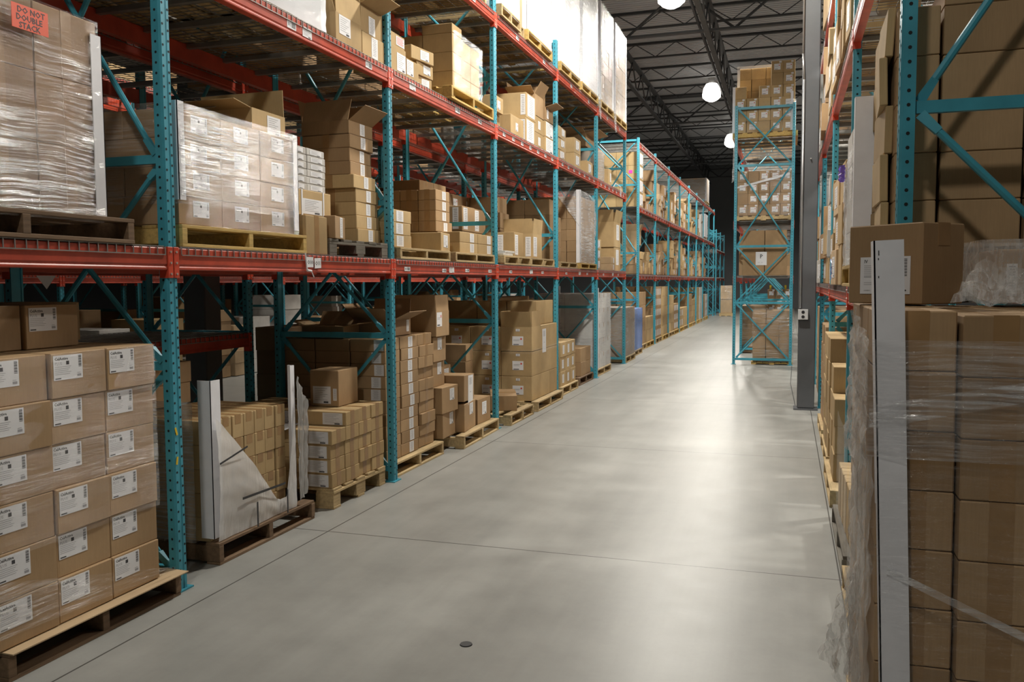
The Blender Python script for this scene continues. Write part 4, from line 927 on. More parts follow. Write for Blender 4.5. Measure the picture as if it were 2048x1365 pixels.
carton(6.17, 0.29, D2 + 0.217, 0.10, -2.99, 0.32, 'shallow carton with pink printing right of the second post', None, 'kraft_yellow', labels=[('f', 'pink', 0.06, 0.05, 0.15, 0.07)])
carton(6.465, 0.245, D2, 0.17, -2.98, 0.30, 'tan labelled carton next to the pink-printed one, middle level', None, 'kraft_yellow', labels=[('f', 'lines', -0.05, 0.10, 0.13, 0.12)])
carton(6.76, 0.25, D2, 0.10, -3.0, 0.22, 'small tan carton at the foot of the skewed little pile', None, 'kraft_yellow', labels=[('f', 'lines', 0.02, 0.05, 0.12, 0.07)], rot=-0.15)
carton(6.74, 0.28, D2 + 0.102, 0.11, -2.99, 0.22, 'small tan carton in the middle of the skewed little pile', None, 'kraft_yellow', labels=[('f', 'lines', 0.03, 0.06, 0.12, 0.07)], rot=-0.1)
carton(6.66, 0.34, D2 + 0.214, 0.11, -2.98, 0.30, 'tan carton on top of the skewed little pile, middle level', None, 'kraft_yellow', labels=[('f', 'lines', 0.03, 0.055, 0.13, 0.08)], rot=-0.18)
grid('shaded behind little pile, middle level', 6.3, D2, -3.5, 0.45, 0.36, 0.27, 2, 2, 1, 'large dark brown carton', 'kraft_dark')
pallet(7.25, 1.15, D2, -2.90, 1.0, 'pale tilted pallet under the taped block, middle level', mat='wood_yellow', h=0.115)
for k in range(3):
    for i in range(3):
        for j in range(2):
            if j and i and k < 2: continue
            y = (7.44, 7.72, 7.97)[i]
            carton(y, 0.24, D2 + 0.118 + k * 0.172, 0.17 if not (k == 2 and i != 0) else 0.17, -2.965 - j * 0.30 - (0.0 if i == 0 else 0.02), 0.295, f'tan carton, {tier_word(k, 3)} tier, {col_word(i, 3)} column{["", ", second row"][j]}, taped block on tilted pallet', 'cartons of the taped block on the tilted pallet', 'kraft_yellow', labels=[('f', 'lines', 0.02, 0.09, 0.12, 0.1)] if k == 1 and i == 0 and j == 0 else ())
carton(7.44, 0.24, D2 + 0.634, 0.085, -2.965, 0.30, 'shallow tan carton capping the left column of taped block', None, 'kraft_yellow')
wrap(7.44, 8.21, -2.962, -3.5, D2 + 0.12, D2 + 0.66, 'clear film round the taped block on tilted pallet', 'film_clear', top=False, sides='fn')
# fourth bay, middle level
carton(8.90, 0.30, D2, 0.20, -3.10, 0.34, 'tan carton left in the fourth bay, middle level', None, 'kraft_yellow')
carton(8.86, 0.30, D2 + 0.202, 0.17, -3.05, 0.34, 'tan carton with small square label right of third post', None, 'kraft_yellow', labels=[('f', 'square', 0.0, 0.08, 0.1, 0.09)])
carton(9.22, 0.48, D2, 0.225, -2.98, 0.32, 'wide tan carton with small square label, fourth bay, middle level', None, 'kraft_yellow', labels=[('f', 'square', -0.02, 0.11, 0.09, 0.09)])
carton(9.76, 0.37, D2, 0.285, -2.97, 0.36, 'tan carton with white striped end, lower, fourth bay, middle level', None, 'kraft_yellow', labels=[('s', 'vert', 0.14, 0.14, 0.06, 0.24), ('f', 'vert', 0.0, 0.14, 0.3, 0.25)])
carton(9.78, 0.40, D2 + 0.287, 0.29, -2.97, 0.44, 'tan carton with white striped end, upper, fourth bay, middle level', None, 'kraft_yellow', labels=[('s', 'vert', 0.18, 0.15, 0.06, 0.24), ('f', 'vert', 0.0, 0.15, 0.3, 0.25), ('s', 'vert', -0.17, 0.15, 0.06, 0.24)], tape='x')
for k in range(2): carton(10.24, 0.36, D2 + k * 0.2, 0.198, -3.0, 0.3, f'tan labelled carton, {["lower", "upper"][k]}, between striped and white-faced cartons', None, 'kraft_yellow', labels=[('f', 'vert', 0.02, 0.1, 0.1, 0.1)])
carton(10.24, 0.38, D2 + 0.40, 0.26, -3.0, 0.34, 'tall open tan carton with one flap standing straight up', None, 'kraft', flaps={'b': 0, 's': 65, 'f': 30, 'r': 10})
for k in range(2): carton(10.66, 0.37, D2 + k * 0.202, 0.20, -2.98, 0.3, f'carton with white front, {["lower", "upper"][k]}, left of the fourth post, middle level', None, 'kraft_yellow', labels=[('f', 'lines', 0.0, 0.1, 0.33, 0.18)])
carton(10.66, 0.37, D2 + 0.404, 0.17, -2.98, 0.32, 'open carton with spread flaps left of the fourth post, middle level', None, 'kraft', flaps={'b': 60, 's': 0, 'f': 75, 'r': 0}, labels=[('f', 'vert', -0.08, 0.1, 0.08, 0.13)])
# fifth bay, middle level
for k in range(3): carton(11.30 + 0.03 * k, 0.46, D2 + k * 0.155, 0.153, -3.0, 0.3, f'tan carton, {tier_word(k, 3)} of three after the fourth post, middle level', None, 'kraft_yellow', labels=[('f', 'lines', 0.05, 0.09, 0.18, 0.09)], rot=0.05 * k - 0.05)
for k in range(2): carton(12.20, 0.40, D2 + k * 0.218, 0.216, -2.98, 0.34, f'tan labelled carton, {["lower", "upper"][k]} of two in the fifth bay, middle level', None, 'kraft_yellow', labels=[('f', 'lines', 0.0, 0.12, 0.2, 0.13)])
carton(12.72, 0.24, D2, 0.36, -3.25, 0.2, 'narrow dim carton behind the pair in the fifth bay', None, 'kraft', labels=[('f', 'lines', 0, 0.28, 0.16, 0.12)])
carton(13.0, 0.36, D2, 0.205, -2.97, 0.28, 'single tan carton with white label before the fifth post, middle level', None, 'kraft_yellow', labels=[('f', 'lines', 0.0, 0.1, 0.18, 0.13)])
# sixth bay, middle level: wrapped roll-like bundle
carton(13.72, 0.34, D2, 0.23, -3.02, 0.3, 'brown carton with wide label just after fifth post, middle level', None, 'kraft', labels=[('f', 'lines', 0.0, 0.08, 0.26, 0.14)])
o = O('wrapped_bundle', None, None, (-3.2, 14.35, D2)); tag(o, 'upright film-wrapped round bundle in the sixth bay, middle level', 'wrapped bundle')
O('core', MB().lathe([(0.0, 0), (0.2, 0.0), (0.205, 0.05), (0.195, 0.3), (0.205, 0.5), (0.17, 0.55), (0, 0.56)], 'kraft_pale', 20).mesh('core', True), o); O('film', MB().lathe([(0.212, 0.01), (0.216, 0.2), (0.208, 0.35), (0.22, 0.5), (0.10, 0.60)], 'film_grey', 20).mesh('film', True), o)
carton(14.68, 0.26, D2, 0.29, -2.98, 0.3, 'tan labelled carton leaning by the wrapped round bundle', None, 'kraft_yellow', labels=[('f', 'vert', 0.05, 0.15, 0.1, 0.15)])
carton(14.1, 0.75, D2 + 0.60, 0.22, -3.25, 0.5, 'wide brown open carton on top of the wrapped round bundle', None, 'kraft', flaps={'f': 80, 's': 75, 'b': 70, 'r': 30})
grid('supporting the wide open carton', 14.30, D2, -3.5, 0.4, 0.35, 0.1995, 2, 3, 1, 'dim brown carton', 'kraft')
o = O('white_hook_frame', MB().tube((-2.96, 15.0, D2 + 0.0), (-2.93, 15.05, D2 + 0.07), 0.008, 'strap_white').tube((-2.93, 15.05, D2 + 0.07), (-2.92, 15.5, D2 + 0.05), 0.008, 'strap_white').tube((-2.92, 15.5, D2 + 0.05), (-2.92, 15.52, D2 - 0.12), 0.008, 'strap_white').mesh('strap')); tag(o, 'white strap hanging over the beam in the sixth bay, middle level', 'strap')

# ================================================================ left rack, top level (z = Z3)
D3 = Z3 + 0.010
tops = [(8.72, 0.66, 3, 7, 'film_heavy', 'first tall white load'), (9.68, 1.06, 3, 7, 'film_heavy', 'second tall white load'), (11.20, 1.08, 3, 7, 'film_heavy', 'third tall white load'),
        (12.42, 1.10, 3, 7, 'film_heavy', 'fourth tall white load'), (13.76, 1.02, 3, 7, 'film_pale', 'fifth tall white load'), (14.98, 1.05, 3, 7, 'film_pale', 'last tall white load')]
for i, (y, wd, ny, nz, fm, nm) in enumerate(tops):
    wrapped_load(y, wd, D3, -2.93, 1.05, ny, nz, 0.222, nm, f'bright white stretch film round the {nm} on top level', fm, tone='whitebox' if i < 4 else 'kraft', pal='wood_yellow' if i > 0 else 'wood_pale', boards=(i in (1, 4, 5)), pname=f'pale pallet under {nm} on the top level')
for y_, nm in ((1.3, 'first'), (2.45, 'second'), (3.7, 'third'), (4.9, 'fourth'), (6.2, 'fifth'), (7.35, 'sixth')):
    pallet(y_, 1.05, D3, -2.97, 1.05, f'pale pallet above the frame, {nm} along the top level', mat='wood_pale', h=0.12, parts=False)
    grid(f'on {nm} top-level pallet', y_ + 0.02, D3 + 0.122, -2.99, 0.53, 0.5, 0.40, 2, 2, 2, 'large brown carton', 'kraft')
carton(9.42, 0.22, D3 + 0.12, 0.9, -2.97, 0.4, 'brown taped board bundle between first and second white loads', None, 'kraft_pale')
pallet(9.40, 0.25, D3, -2.95, 0.9, 'narrow pallet under the board bundle, top level', mat='wood_pale', h=0.118, parts=False)
for y, lb in ((13.62, 'white film tail hanging down between fourth and fifth white loads'), (14.88, 'white film tail hanging down between the last two white loads')):
    sheet([(-2.90, y - 0.05, D3 - 0.16), (-2.90, y + 0.07, D3 - 0.22), (-2.91, y + 0.10, D3 + 0.14), (-2.91, y - 0.10, D3 + 0.16)], lb, 'film_dense', 0.014, 8, 10)

# ================================================================ far left rack row (individual cartons, simple)
random.seed(11)
def far_bay(n):
    yb = Y2 + n * BAY + 0.10
    # floor
    y = yb
    while y < yb + 2.2:
        wd = random.uniform(0.85, 1.15); h = random.choice((0.2, 0.26, 0.3)); nz = random.choice((2, 3, 4, 5)) if h > 0.22 else random.choice((4, 5, 6)); ny = random.choice((2, 3, 4))
        if y + wd > yb + 2.35: break
        pallet(y, wd, 0, -3.14, 1.1, 'pallet on the floor of the far left rack row', parts=False, group='pallets, far left rack floor', mat=random.choice(('wood_pale', 'wood_yellow')))
        tone = random.choice(('kraft', 'kraft', 'whitebox', 'kraft_yellow')); lab = [('f', 'vert', 0, h * 0.5, 0.12, h * 0.6)] if random.random() < 0.5 else ()
        for k in range(nz):
            for i in range(ny):
                for j in range(2):
                    if 0.13 + (k + 1) * h > 1.45 or (i and j): continue
                    carton(y + i * wd / ny, wd / ny - 0.004, 0.13 + k * h, h - 0.002, -3.17 - j * 0.52, 0.5, 'stacked carton on the floor under the far left rack row', 'cartons, far left rack floor', tone, lab if j == 0 else (), rot=random.uniform(-.01, .01))
        y += wd + random.uniform(0.05, 0.25)
    for z0, hm, gl in ((1.73, 1.2, 'lower'), (3.23, 1.15, 'upper')):
        y = yb
        while y < yb + 2.25:
            wd = random.uniform(0.28, 0.52); h = random.uniform(0.16, 0.34); nz = random.choice((1, 2, 2, 3, 3, 4))
            if y + wd > yb + 2.4: break
            tone = random.choice(('kraft', 'kraft_yellow', 'kraft_yellow', 'kraft_pale', 'kraft')); zz = z0 + 0.012
            lab = [('f', 'vert', 0.03, h * 0.5, 0.12, h * 0.6)] if random.random() < 0.6 else ()
            for k in range(nz):
                if zz + h > z0 + hm: break
                xf = -3.20 - random.uniform(0, 0.08)
                carton(y + random.uniform(-.02, .02), wd, zz, h - 0.002, xf, 0.4, f'carton on the {gl} level of the far left rack row', f'cartons, far left rack {gl} level', tone, lab, rot=random.uniform(-.06, .06), flaps={'f': 20, 's': 10, 'b': 5, 'r': 0} if (k == nz - 1 and random.random() < 0.2) else None)
                zz += h
            y += wd + random.uniform(0.0, 0.12)
for n in range(0, 7): far_bay(n)
# end of that row seen through the cross passage: stacked tan cartons on the upper level, facing the camera
for k in range(4):
    for j in range(4):
        carton(Y2 + 0.08, 0.48, 3.235 + k * 0.30, 0.297, -3.16 - j * 0.265, 0.26, f'tan carton at the end of far rack, {tier_word(k, 4)} tier, {["nearest the aisle", "second in", "third in", "deepest"][j]}', 'tan cartons at the end of the far rack', 'kraft_yellow', labels=[('f', 'lines', 0, 0.15, 0.4, 0.24)] if j == 0 else ())
for nm, mt, dx in (('pink', 'sticker_pink', 0.0), ('green', 'sticker_green', 0.13)):
    o = O('sticker', MB().box(-0.04, 0.04, -0.001, 0, -0.035, 0.035, mt).mesh('sticker')); o.location = (-3.36 + dx, Y2 + 0.078, 4.0); tag(o, f'{nm} square sticker on a tan carton at the far rack end', 'sticker')
carton(33.2, 0.9, 3.24, 0.85, -3.18, 0.9, 'big pale bale high in the far left row', None, 'whitebox')
wrapped_load(35.0, 1.1, 4.63, -3.15, 1.1, 2, 3, 0.3, 'pale load atop far rack', 'pale film round the load atop the far left rack', boards=True, tone='kraft')
wrap(34.3, 35.4, -3.14, -4.1, 3.3, 4.2, 'bright white film on a load high in the far left row', 'film_heavy')
for k in range(2):
    carton(39.0, 0.5, 0.13 + k * 0.62, 0.6, -2.35, 0.5, f'distant wrapped carton, {["lower", "upper"][k]}, standing at the end of the aisle', None, 'kraft_pale')
pallet(38.95, 0.6, 0, -2.3, 0.6, 'small pallet at the far end of the aisle', parts=False)
wrap(39.0, 39.5, -2.34, -2.86, 0.2, 1.36, 'pale film round the two cartons at the aisle end', 'film_mid')

# ================================================================ middle rack (loads seen from their near side)
def mid_grid(where, x0, x1, y0, z0, nx, nz, h, desc, tone, lab=True, nzs=None, d=0.40, ny=1):
    wx = (x1 - x0) / nx
    for k in range(nz):
        for i in range(nx):
            if nzs and k >= nzs[i]: continue
            for q in range(ny):
                carton(y0 + q * d, d - 0.004, z0 + k * h, h - 0.002, x0 + (i + 1) * wx - 0.002 + random.uniform(-.004, .004), wx - 0.006, f'{desc}, {tier_word(k, nz)} tier, {col_word(i, nx)} column{"" if q == 0 else ", behind"}, {where}', 'cartons ' + where, tone,
                       labels=[('s', 'square', 0.0, h * 0.5, min(0.11, wx * 0.55), min(0.11, h * 0.5)), ('s', 'vert', wx * 0.25, h * 0.88, 0.04, 0.03)] if (lab and (i * 3 + k) % 5 != 1) else (), rot=random.uniform(-.01, .01))
pallet(16.62, 1.2, 4.212, 0.13, 1.16, 'orange-brown pallet on the top level of the middle rack', mat='wood_yellow', h=0.10, parts=False)
mid_grid('wrapped base of top load, middle rack', -1.00, 0.07, 16.64, 4.315, 5, 2, 0.205, 'tan carton', 'kraft_yellow', ny=2)
mid_grid('loose top of top load, middle rack', -1.00, 0.07, 16.66, 4.73, 5, 4, 0.215, 'tan labelled carton', 'kraft_yellow', nzs=[2, 1, 2, 4, 4], ny=1)
mid_grid('back of top load, middle rack', -0.98, 0.07, 17.08, 4.73, 4, 4, 0.215, 'tan carton', 'kraft_yellow', lab=False, ny=1, nzs=[4, 4, 4, 4])
wrap(16.64, 17.44, 0.08, -1.01, 4.30, 4.88, 'clear film round the lower part of the middle rack top load', 'film_clear', sides='sf', top=False, sgn=-1)
o = O('corner_board', MB().box(-0.045, 0.0, -0.004, 0.0, 0, 0.84, 'board').box(-0.049, -0.045, -0.004, 0.06, 0, 0.84, 'board').mesh('corner_board'), None, (-0.985, 16.625, 4.32)); tag(o, 'white corner board, left edge of the middle rack top load', 'corner board')
o = O('corner_board', MB().box(-0.045, 0.0, -0.004, 0.0, 0, 0.70, 'board').mesh('corner_board'), None, (0.04, 16.625, 4.32)); tag(o, 'pale board strip, right side of the middle rack top load', 'corner board')
o = O('corner_board', MB().box(-0.03, 0.60, -0.004, 0.0, -0.05, 0.0, 'board').box(-0.03, 0.02, -0.004, 0, -0.5, -0.04, 'board').mesh('corner_board'), None, (-0.95, 17.07, 5.63)); tag(o, 'white board edge along the top of the middle rack load', 'corner board')
pallet(16.60, 1.1, 2.69, 0.07, 1.05, 'pale pallet under the wrapped load on the middle rack second level', mat='wood_pale', h=0.09, parts=False)
mid_grid('wrapped load on second level, middle rack', -0.93, 0.04, 16.62, 2.785, 5, 4, 0.205, 'brown labelled carton', 'kraft', ny=2)
wrap(16.62, 17.42, 0.05, -0.94, 2.74, 3.61, 'glossy film round the labelled cartons on the middle rack', 'film_mid', sides='snf')
sheet([(-0.97, 16.60, 3.28), (0.0, 16.60, 3.50), (0.0, 16.60, 3.55), (-0.97, 16.60, 3.31)], 'twisted rope of film slanting across the middle rack load', 'film_heavy', 0.01, 12, 4)
sheet([(-1.03, 16.60, 3.40), (-0.98, 16.62, 3.45), (-0.98, 16.62, 4.25), (-1.0, 16.60, 4.22)], 'loose bright film hanging off the left side of the middle rack', 'film_dense', 0.03, 8, 16)
for i in range(2):
    for k in range(2):
        carton(16.70, 0.6, 1.672 + k * 0.42, 0.418, -0.43 + i * 0.40, 0.39, f'big brown carton, {["lower", "upper"][k]} {["left", "right"][i]}, lowest beam level of middle rack', 'big cartons on the lowest middle rack level', 'kraft')
o = O('letter_card', label_mesh('p', 0.20, 0.25), None, (-0.485, 16.69, 1.985), (0, 0, -PI / 2)); tag(o, 'white card printed with a large letter P on brown carton', 'card')
carton(16.95, 0.5, 1.672, 0.75, -0.80, 0.10, 'narrow upright carton at the left of the lowest middle rack level', None, 'kraft_pale')
pallet(16.62, 1.1, 0, 0.10, 0.74, 'pale pallet under the glossy wrapped load at the middle rack foot', mat='wood_yellow', h=0.05, parts=False)
mid_grid('wrapped load at foot of middle rack', -0.62, 0.09, 16.64, 0.055, 3, 4, 0.24, 'brown carton', 'kraft', lab=False, ny=2)
wrap(16.64, 17.44, 0.10, -0.63, 0.04, 1.03, 'glossy film round the load at the foot of the middle rack', 'film_mid', sides='snf', amp=0.01)
carton(19.16, 1.0, 0.13, 0.9, -0.45, 0.5, 'wrapped tall carton deeper under the middle rack', None, 'kraft'); pallet(19.13, 1.06, 0, -0.42, 0.56, 'dark pallet deeper under the middle rack', mat='wood_brown', parts=False)
wrap(19.16, 20.16, -0.44, -0.96, 0.14, 1.04, 'shiny film round the tall carton deeper under the middle rack', 'film_mid', sides='snf')
mid_grid('dim layer deeper on lowest middle rack level', -0.42, 0.08, 19.3, 0.02, 3, 8, 0.17, 'dark labelled carton', 'kraft_dark')
for i, x in enumerate((-0.36, -0.05)):
    o = O('yellow_clip', MB().box(-0.02, 0.02, 0, 0.03, 0, 0.09, 'yellow').mesh('yellow_clip'), None, (x, 19.32, 1.381)); tag(o, f'small yellow clip on the dark cartons under the middle rack, {["left", "right"][i]}', 'clip')
random.seed(5)
for n in range(1, 4):
    for z0, nz in ((0.0, 4), (1.672, 3), (2.692, 4), (4.212, 4)):
        mid_grid(f'bay {["", "two", "three", "four"][n]} of middle rack, {["floor", "low", "second", "top"][(0.0, 1.672, 2.692, 4.212).index(z0)]} level', -0.93, 0.06, YM + n * BAY + 0.35, z0 if z0 else 0.01, 3, nz, 0.22, 'plain carton', 'kraft', lab=False)

# ================================================================ right-hand rack
RD = [z + 0.010 for z in RZ]
# nearest bay, lowest level: big cartons behind the end frame
for k in range(6):
    for i, (xa, wdx) in enumerate(((0.388, 0.155), (0.552, 0.285), (0.845, 0.28), (1.13, 0.28))):
        if k == 5 and i == 0: continue
        h = 0.184 if i == 0 else (0.181, 0.181, 0.181, 0.186, 0.186, 0.0)[k] if k < 5 else 0.10
        if h <= 0: h = 0.1
        zb = 1.70 + k * 0.184
        carton(3.66 + (0.02 if i else 0.0), 0.42, zb, 0.182 if k < 5 else 0.10, xa, wdx - 0.006, f'brown carton, {tier_word(k, 6)} tier, {["narrow first", "second", "third", "fourth"][i]} column, behind the near right end frame', 'brown cartons behind the near right end frame', 'kraft', sgn=1)
pallet(3.62, 0.78, 1.54, 0.37, 1.1, 'pallet behind the near right end frame, mostly hidden', mat='wood_brown', h=0.155, sgn=1)
# torn brown wrapping on the aisle side
def crumple(x, y0, y1, z0, z1, label, mat, amp): return sheet([(x, y1, z0), (x, y0, z0), (x, y0, z1), (x, y1, z1)], label, mat, amp, 14, 30, 'torn_cardboard', 'torn cardboard')
for k in range(5):
    carton(3.74, 0.34, 1.70 + k * 0.19, 0.188, 0.352 - 0.006 * (k % 2), 0.03, f'thin crumpled carton piece, {tier_word(k, 5)} of five, beside the near right post', 'crumpled pieces beside the near right post', 'kraft_yellow', sgn=1, rot=random.uniform(-.06, .06), tilt=(0, random.uniform(-.06, .06)))
for k in range(5):
    carton(4.12 + 0.0 * k, 0.28, 1.70 + k * 0.19, 0.188, 0.372, 0.36, f'brown carton, {tier_word(k, 5)} tier, slim stack before the boarded load', 'slim stack before the boarded load, right rack', 'kraft_yellow', sgn=1, rot=random.uniform(-.05, .05))
# boarded wrapped load
pallet(4.42, 1.22, 1.54, 0.315, 1.0, 'pale pallet under the white-boarded load, right rack', mat='wood_yellow', h=0.118, sgn=1)
grid('white-boarded load, right rack', 4.46, 1.66, 0.335, 0.38, 0.40, 0.19, 3, 4, 2, 'pale carton', 'whitebox', sgn=1)
wrap(4.45, 5.61, 0.330, 1.1, 1.66, 2.43, 'whitish film round the boarded load on the right rack', 'film_dense', sgn=1, ztop=lambda t: 2.42 - 0.45 * max(0, (t - 0.30)) , amp=0.012)
o = O('corner_board', MB().box(-0.085, 0.0, -0.004, 0, 0, 0.76, 'board').box(-0.089, -0.085, -0.004, 0.05, 0, 0.76, 'board').mesh('corner_board'), None, (0.378, 4.40, 1.68)); tag(o, 'wide white corner board standing on the boarded right rack load', 'corner board')
o = sheet([(0.30, 5.70, 2.18), (0.30, 5.50, 2.17), (0.30, 5.48, 2.26), (0.30, 5.72, 2.27)], 'purple plastic scrap on the aisle side of the boarded load', 'purple', 0.02, 8, 8, 'plastic_scrap', 'plastic scrap')
# further bays
random.seed(23)
def rbay(n, zi, items):
    zb = RD[zi]
    for pi, (dy, wd, h, nz, tone, lab, xo) in enumerate(items):
        for k in range(nz):
            carton(RY + n * RB + dy + random.uniform(-.015, .015), wd, zb + k * h, h - 0.002, XR + xo + random.uniform(-.02, .02), 0.42, f'brown carton, {tier_word(k, nz)} tier, {TIER[pi].replace("bottom", "nearest")} pile, {["low", "middle", "top"][zi]} level, {RN[n]} bay of right rack', f'right rack bay {n + 1} level {zi + 1}', tone, labels=[('r', 'lines', 0, h * 0.5, wd * 0.5, h * 0.6)] if lab else (), sgn=1, rot=random.uniform(-.05, .05))
rbay(1, 0, [(0.15, 0.42, 0.26, 3, 'kraft', 1, 0.0), (0.62, 0.40, 0.30, 3, 'kraft_yellow', 0, 0.0), (1.15, 0.5, 0.28, 3, 'kraft_pale', 1, -0.01), (1.75, 0.5, 0.22, 4, 'kraft_yellow', 1, 0.0)])
rbay(2, 0, [(0.15, 0.5, 0.26, 4, 'whitebox', 1, 0.0), (0.75, 0.5, 0.30, 3, 'kraft_yellow', 0, 0.0), (1.4, 0.6, 0.28, 3, 'kraft', 1, 0.0)])
rbay(3, 0, [(0.2, 0.9, 0.3, 4, 'whitebox', 1, 0.0), (1.3, 0.9, 0.3, 3, 'kraft', 0, 0.0)])
rbay(0, 1, [(0.2, 0.45, 0.3, 3, 'kraft', 0, 0.1), (0.8, 0.6, 0.3, 2, 'kraft_yellow', 0, 0.12), (1.55, 0.6, 0.28, 3, 'kraft', 1, 0.1)])
rbay(1, 1, [(0.12, 0.34, 0.28, 2, 'kraft_yellow', 1, -0.02), (0.5, 0.4, 0.22, 3, 'kraft_yellow', 0, -0.03), (1.0, 0.42, 0.26, 3, 'kraft', 1, -0.02), (1.55, 0.6, 0.25, 3, 'kraft_yellow', 1, -0.03)])
rbay(2, 1, [(0.12, 0.5, 0.24, 3, 'kraft_yellow', 1, -0.03), (0.75, 0.5, 0.3, 3, 'kraft_pale', 0, -0.02), (1.5, 0.7, 0.3, 3, 'kraft', 1, -0.03)])
rbay(3, 1, [(0.2, 0.9, 0.3, 3, 'whitebox', 1, -0.02), (1.3, 0.9, 0.3, 3, 'kraft', 0, 0.0)])
rbay(2, 2, [(1.3, 0.9, 0.3, 3, 'kraft_pale', 0, 0.0)])
for n in (1, 2):
    pallet(RY + n * RB + 0.1, 1.1, RD[1], XR - 0.06, 1.0, f'pallet on the middle level of right rack bay {["one", "two", "three"][n]}', mat='wood_pale', h=0.10, sgn=1, parts=False) if False else None
sheet([(0.32, 7.3, 1.75), (0.31, 6.95, 1.56), (0.31, 6.95, 1.66), (0.32, 7.2, 1.66)], 'small light blue plastic bag at the right rack beam', 'film_blue', 0.01, 6, 6, 'plastic_bag', 'plastic bag')
# floor of the right-hand rack
pallet(3.62, 0.95, 0, 0.285, 1.0, 'pale pallet end sticking into the aisle, beside the near right stack', mat='wood_pale', h=0.125, sgn=1)
carton(3.75, 0.5, 0.13, 0.18, 0.34, 0.4, 'brown labelled carton low beside the near right stack', None, 'kraft_pale', labels=[('r', 'lines', 0.0, 0.1, 0.3, 0.13)], sgn=1)
pallet(4.72, 1.1, 0, 0.295, 1.0, 'grey weathered pallet under the row of flat cartons, right side', mat='wood_grey', h=0.125, sgn=1)
for i in range(5):
    for k in range(1): carton(4.76 + i * 0.19, 0.18, 0.13, 0.30 - 0.0 * i, 0.34 - 0.004 * i, 0.42, f'upright tan carton, {["nearest", "second", "third", "fourth", "farthest"][i]} of five on the grey pallet', 'five upright cartons on the grey pallet', 'kraft_yellow', sgn=1)
wrap(4.74, 5.75, 0.325, 0.8, 0.14, 0.75, 'thin film hanging by the right rack cartons', 'film_clear', sgn=1, top=False, sides='f')
pallet(6.22, 1.1, 0, 0.30, 1.0, 'pale pallet under the short stack, second right bay', mat='wood_pale', h=0.12, sgn=1)
grid('short stack in second right bay', 6.5, 0.122, 0.335, 0.35, 0.4, 0.20, 2, 4, 1, 'plain brown carton', 'kraft_yellow', sgn=1, nzs=[3, 4])
grid('dark back of second right bay', 6.2, 0.0, 0.85, 0.4, 0.4, 0.22, 5, 5, 1, 'dark brown carton', 'kraft_dark', sgn=1)
pallet(7.42, 1.1, 0, 0.32, 1.0, 'pale pallet under the tall stack, second right bay', mat='wood_pale', h=0.12, sgn=1)
grid('tall stack in second right bay', 7.44, 0.122, 0.335, 0.21, 0.36, 0.195, 5, 5, 2, 'tan carton', 'kraft_yellow', sgn=1)
pallet(8.75, 1.1, 0, 0.33, 1.0, 'pale pallet under the stack of the third right bay', mat='wood_pale', h=0.12, sgn=1, parts=False)
grid('third right bay, floor', 8.78, 0.122, 0.36, 0.26, 0.4, 0.2, 4, 5, 2, 'tan carton', 'kraft', sgn=1)
grid('behind the column', 11.3, 0.0, 0.42, 0.5, 0.5, 0.3, 4, 4, 1, 'brown carton', 'kraft', sgn=1)

# ---- near right stack with corner board, standing before the end frame
pallet(2.33, 0.96, 0.0, 0.225, 1.1, 'pallet under the tall near right stack, below the picture', mat='wood_pale', h=0.12, sgn=1)
ZT = 1.500; HT = 0.1535
for k in range(9):
    zb = ZT - (9 - k) * HT
    for i, (xa, wx, yo) in enumerate(((0.222, 0.186, 0.0), (0.411, 0.190, -0.035), (0.604, 0.19, -0.02), (0.797, 0.19, -0.02))):
        for q in range(3):
            if q and i and k < 8: continue
            carton(2.362 + yo + q * 0.30, 0.296, zb - (0.009 if i else 0), HT - 0.002, xa + 0.004 * (8 - k) * 0.35, wx - 0.004, f'brown carton, {tier_word(k, 9)} tier, {["first", "second", "third", "fourth"][i]} column{["", ", second row", ", third row"][q]}, near right stack', 'cartons in the near right stack', 'kraft', tape='y', full=True, sgn=1, rot=random.uniform(-.004, .004))
cb = corner_board(0.2135, 2.350, 0.13, 1.676, 'tall white corner board in front of the near right stack', sx=1, wd=0.070, lean=0.0)
cb.rotation_euler = (0, -0.036, 0); cb.location = (0.257, 2.318, 0.13)
for i, (dx, dz, hh) in enumerate(((0.012, 1.515, 0.012), (0.011, 1.50, 0.004), (0.011, 1.455, 0.005))):
    O('scuff', MB().box(-0.0012, 0.0012, -0.0006, 0, -hh / 2, hh / 2, 'ink').mesh('scuff'), cb, (dx, -0.0002, dz))
wrap(2.325, 2.98, 0.222, 1.0, 1.13, 1.428, 'clear stretch film band round the near right stack', 'film_veil', sgn=1, top=False, off=0.022, sides='sf', amp=0.004)
sheet([(0.20, 2.312, 1.20), (0.9, 2.312, 1.36), (0.9, 2.312, 1.40), (0.20, 2.312, 1.26)], 'twisted film strand across the near right stack, upper', 'film_streak', 0.004, 26, 8)
wrap(2.325, 2.98, 0.222, 1.0, 0.30, 1.12, 'thin lower film on the near right stack', 'film_clear', sgn=1, top=False, off=0.020, sides='sf', amp=0.003)
sheet([(0.25, 2.314, 0.83), (0.95, 2.314, 0.52), (0.95, 2.314, 0.545), (0.25, 2.314, 0.85)], 'thin film strand slanting down across the near right stack', 'film_dense', 0.002, 16, 4)
sheet([(0.198, 2.80, 0.45), (0.204, 2.36, 0.30), (0.204, 2.36, 1.12), (0.194, 2.78, 1.10)], 'ragged film hanging down the aisle side of near right stack', 'film_crumple', 0.016, 20, 30)
sheet([(0.172, 2.74, 1.08), (0.198, 2.40, 1.08), (0.205, 2.55, 1.42), (0.195, 2.85, 1.497)], 'torn film flap near the top of the near right stack', 'film_crumple', 0.014, 16, 20)
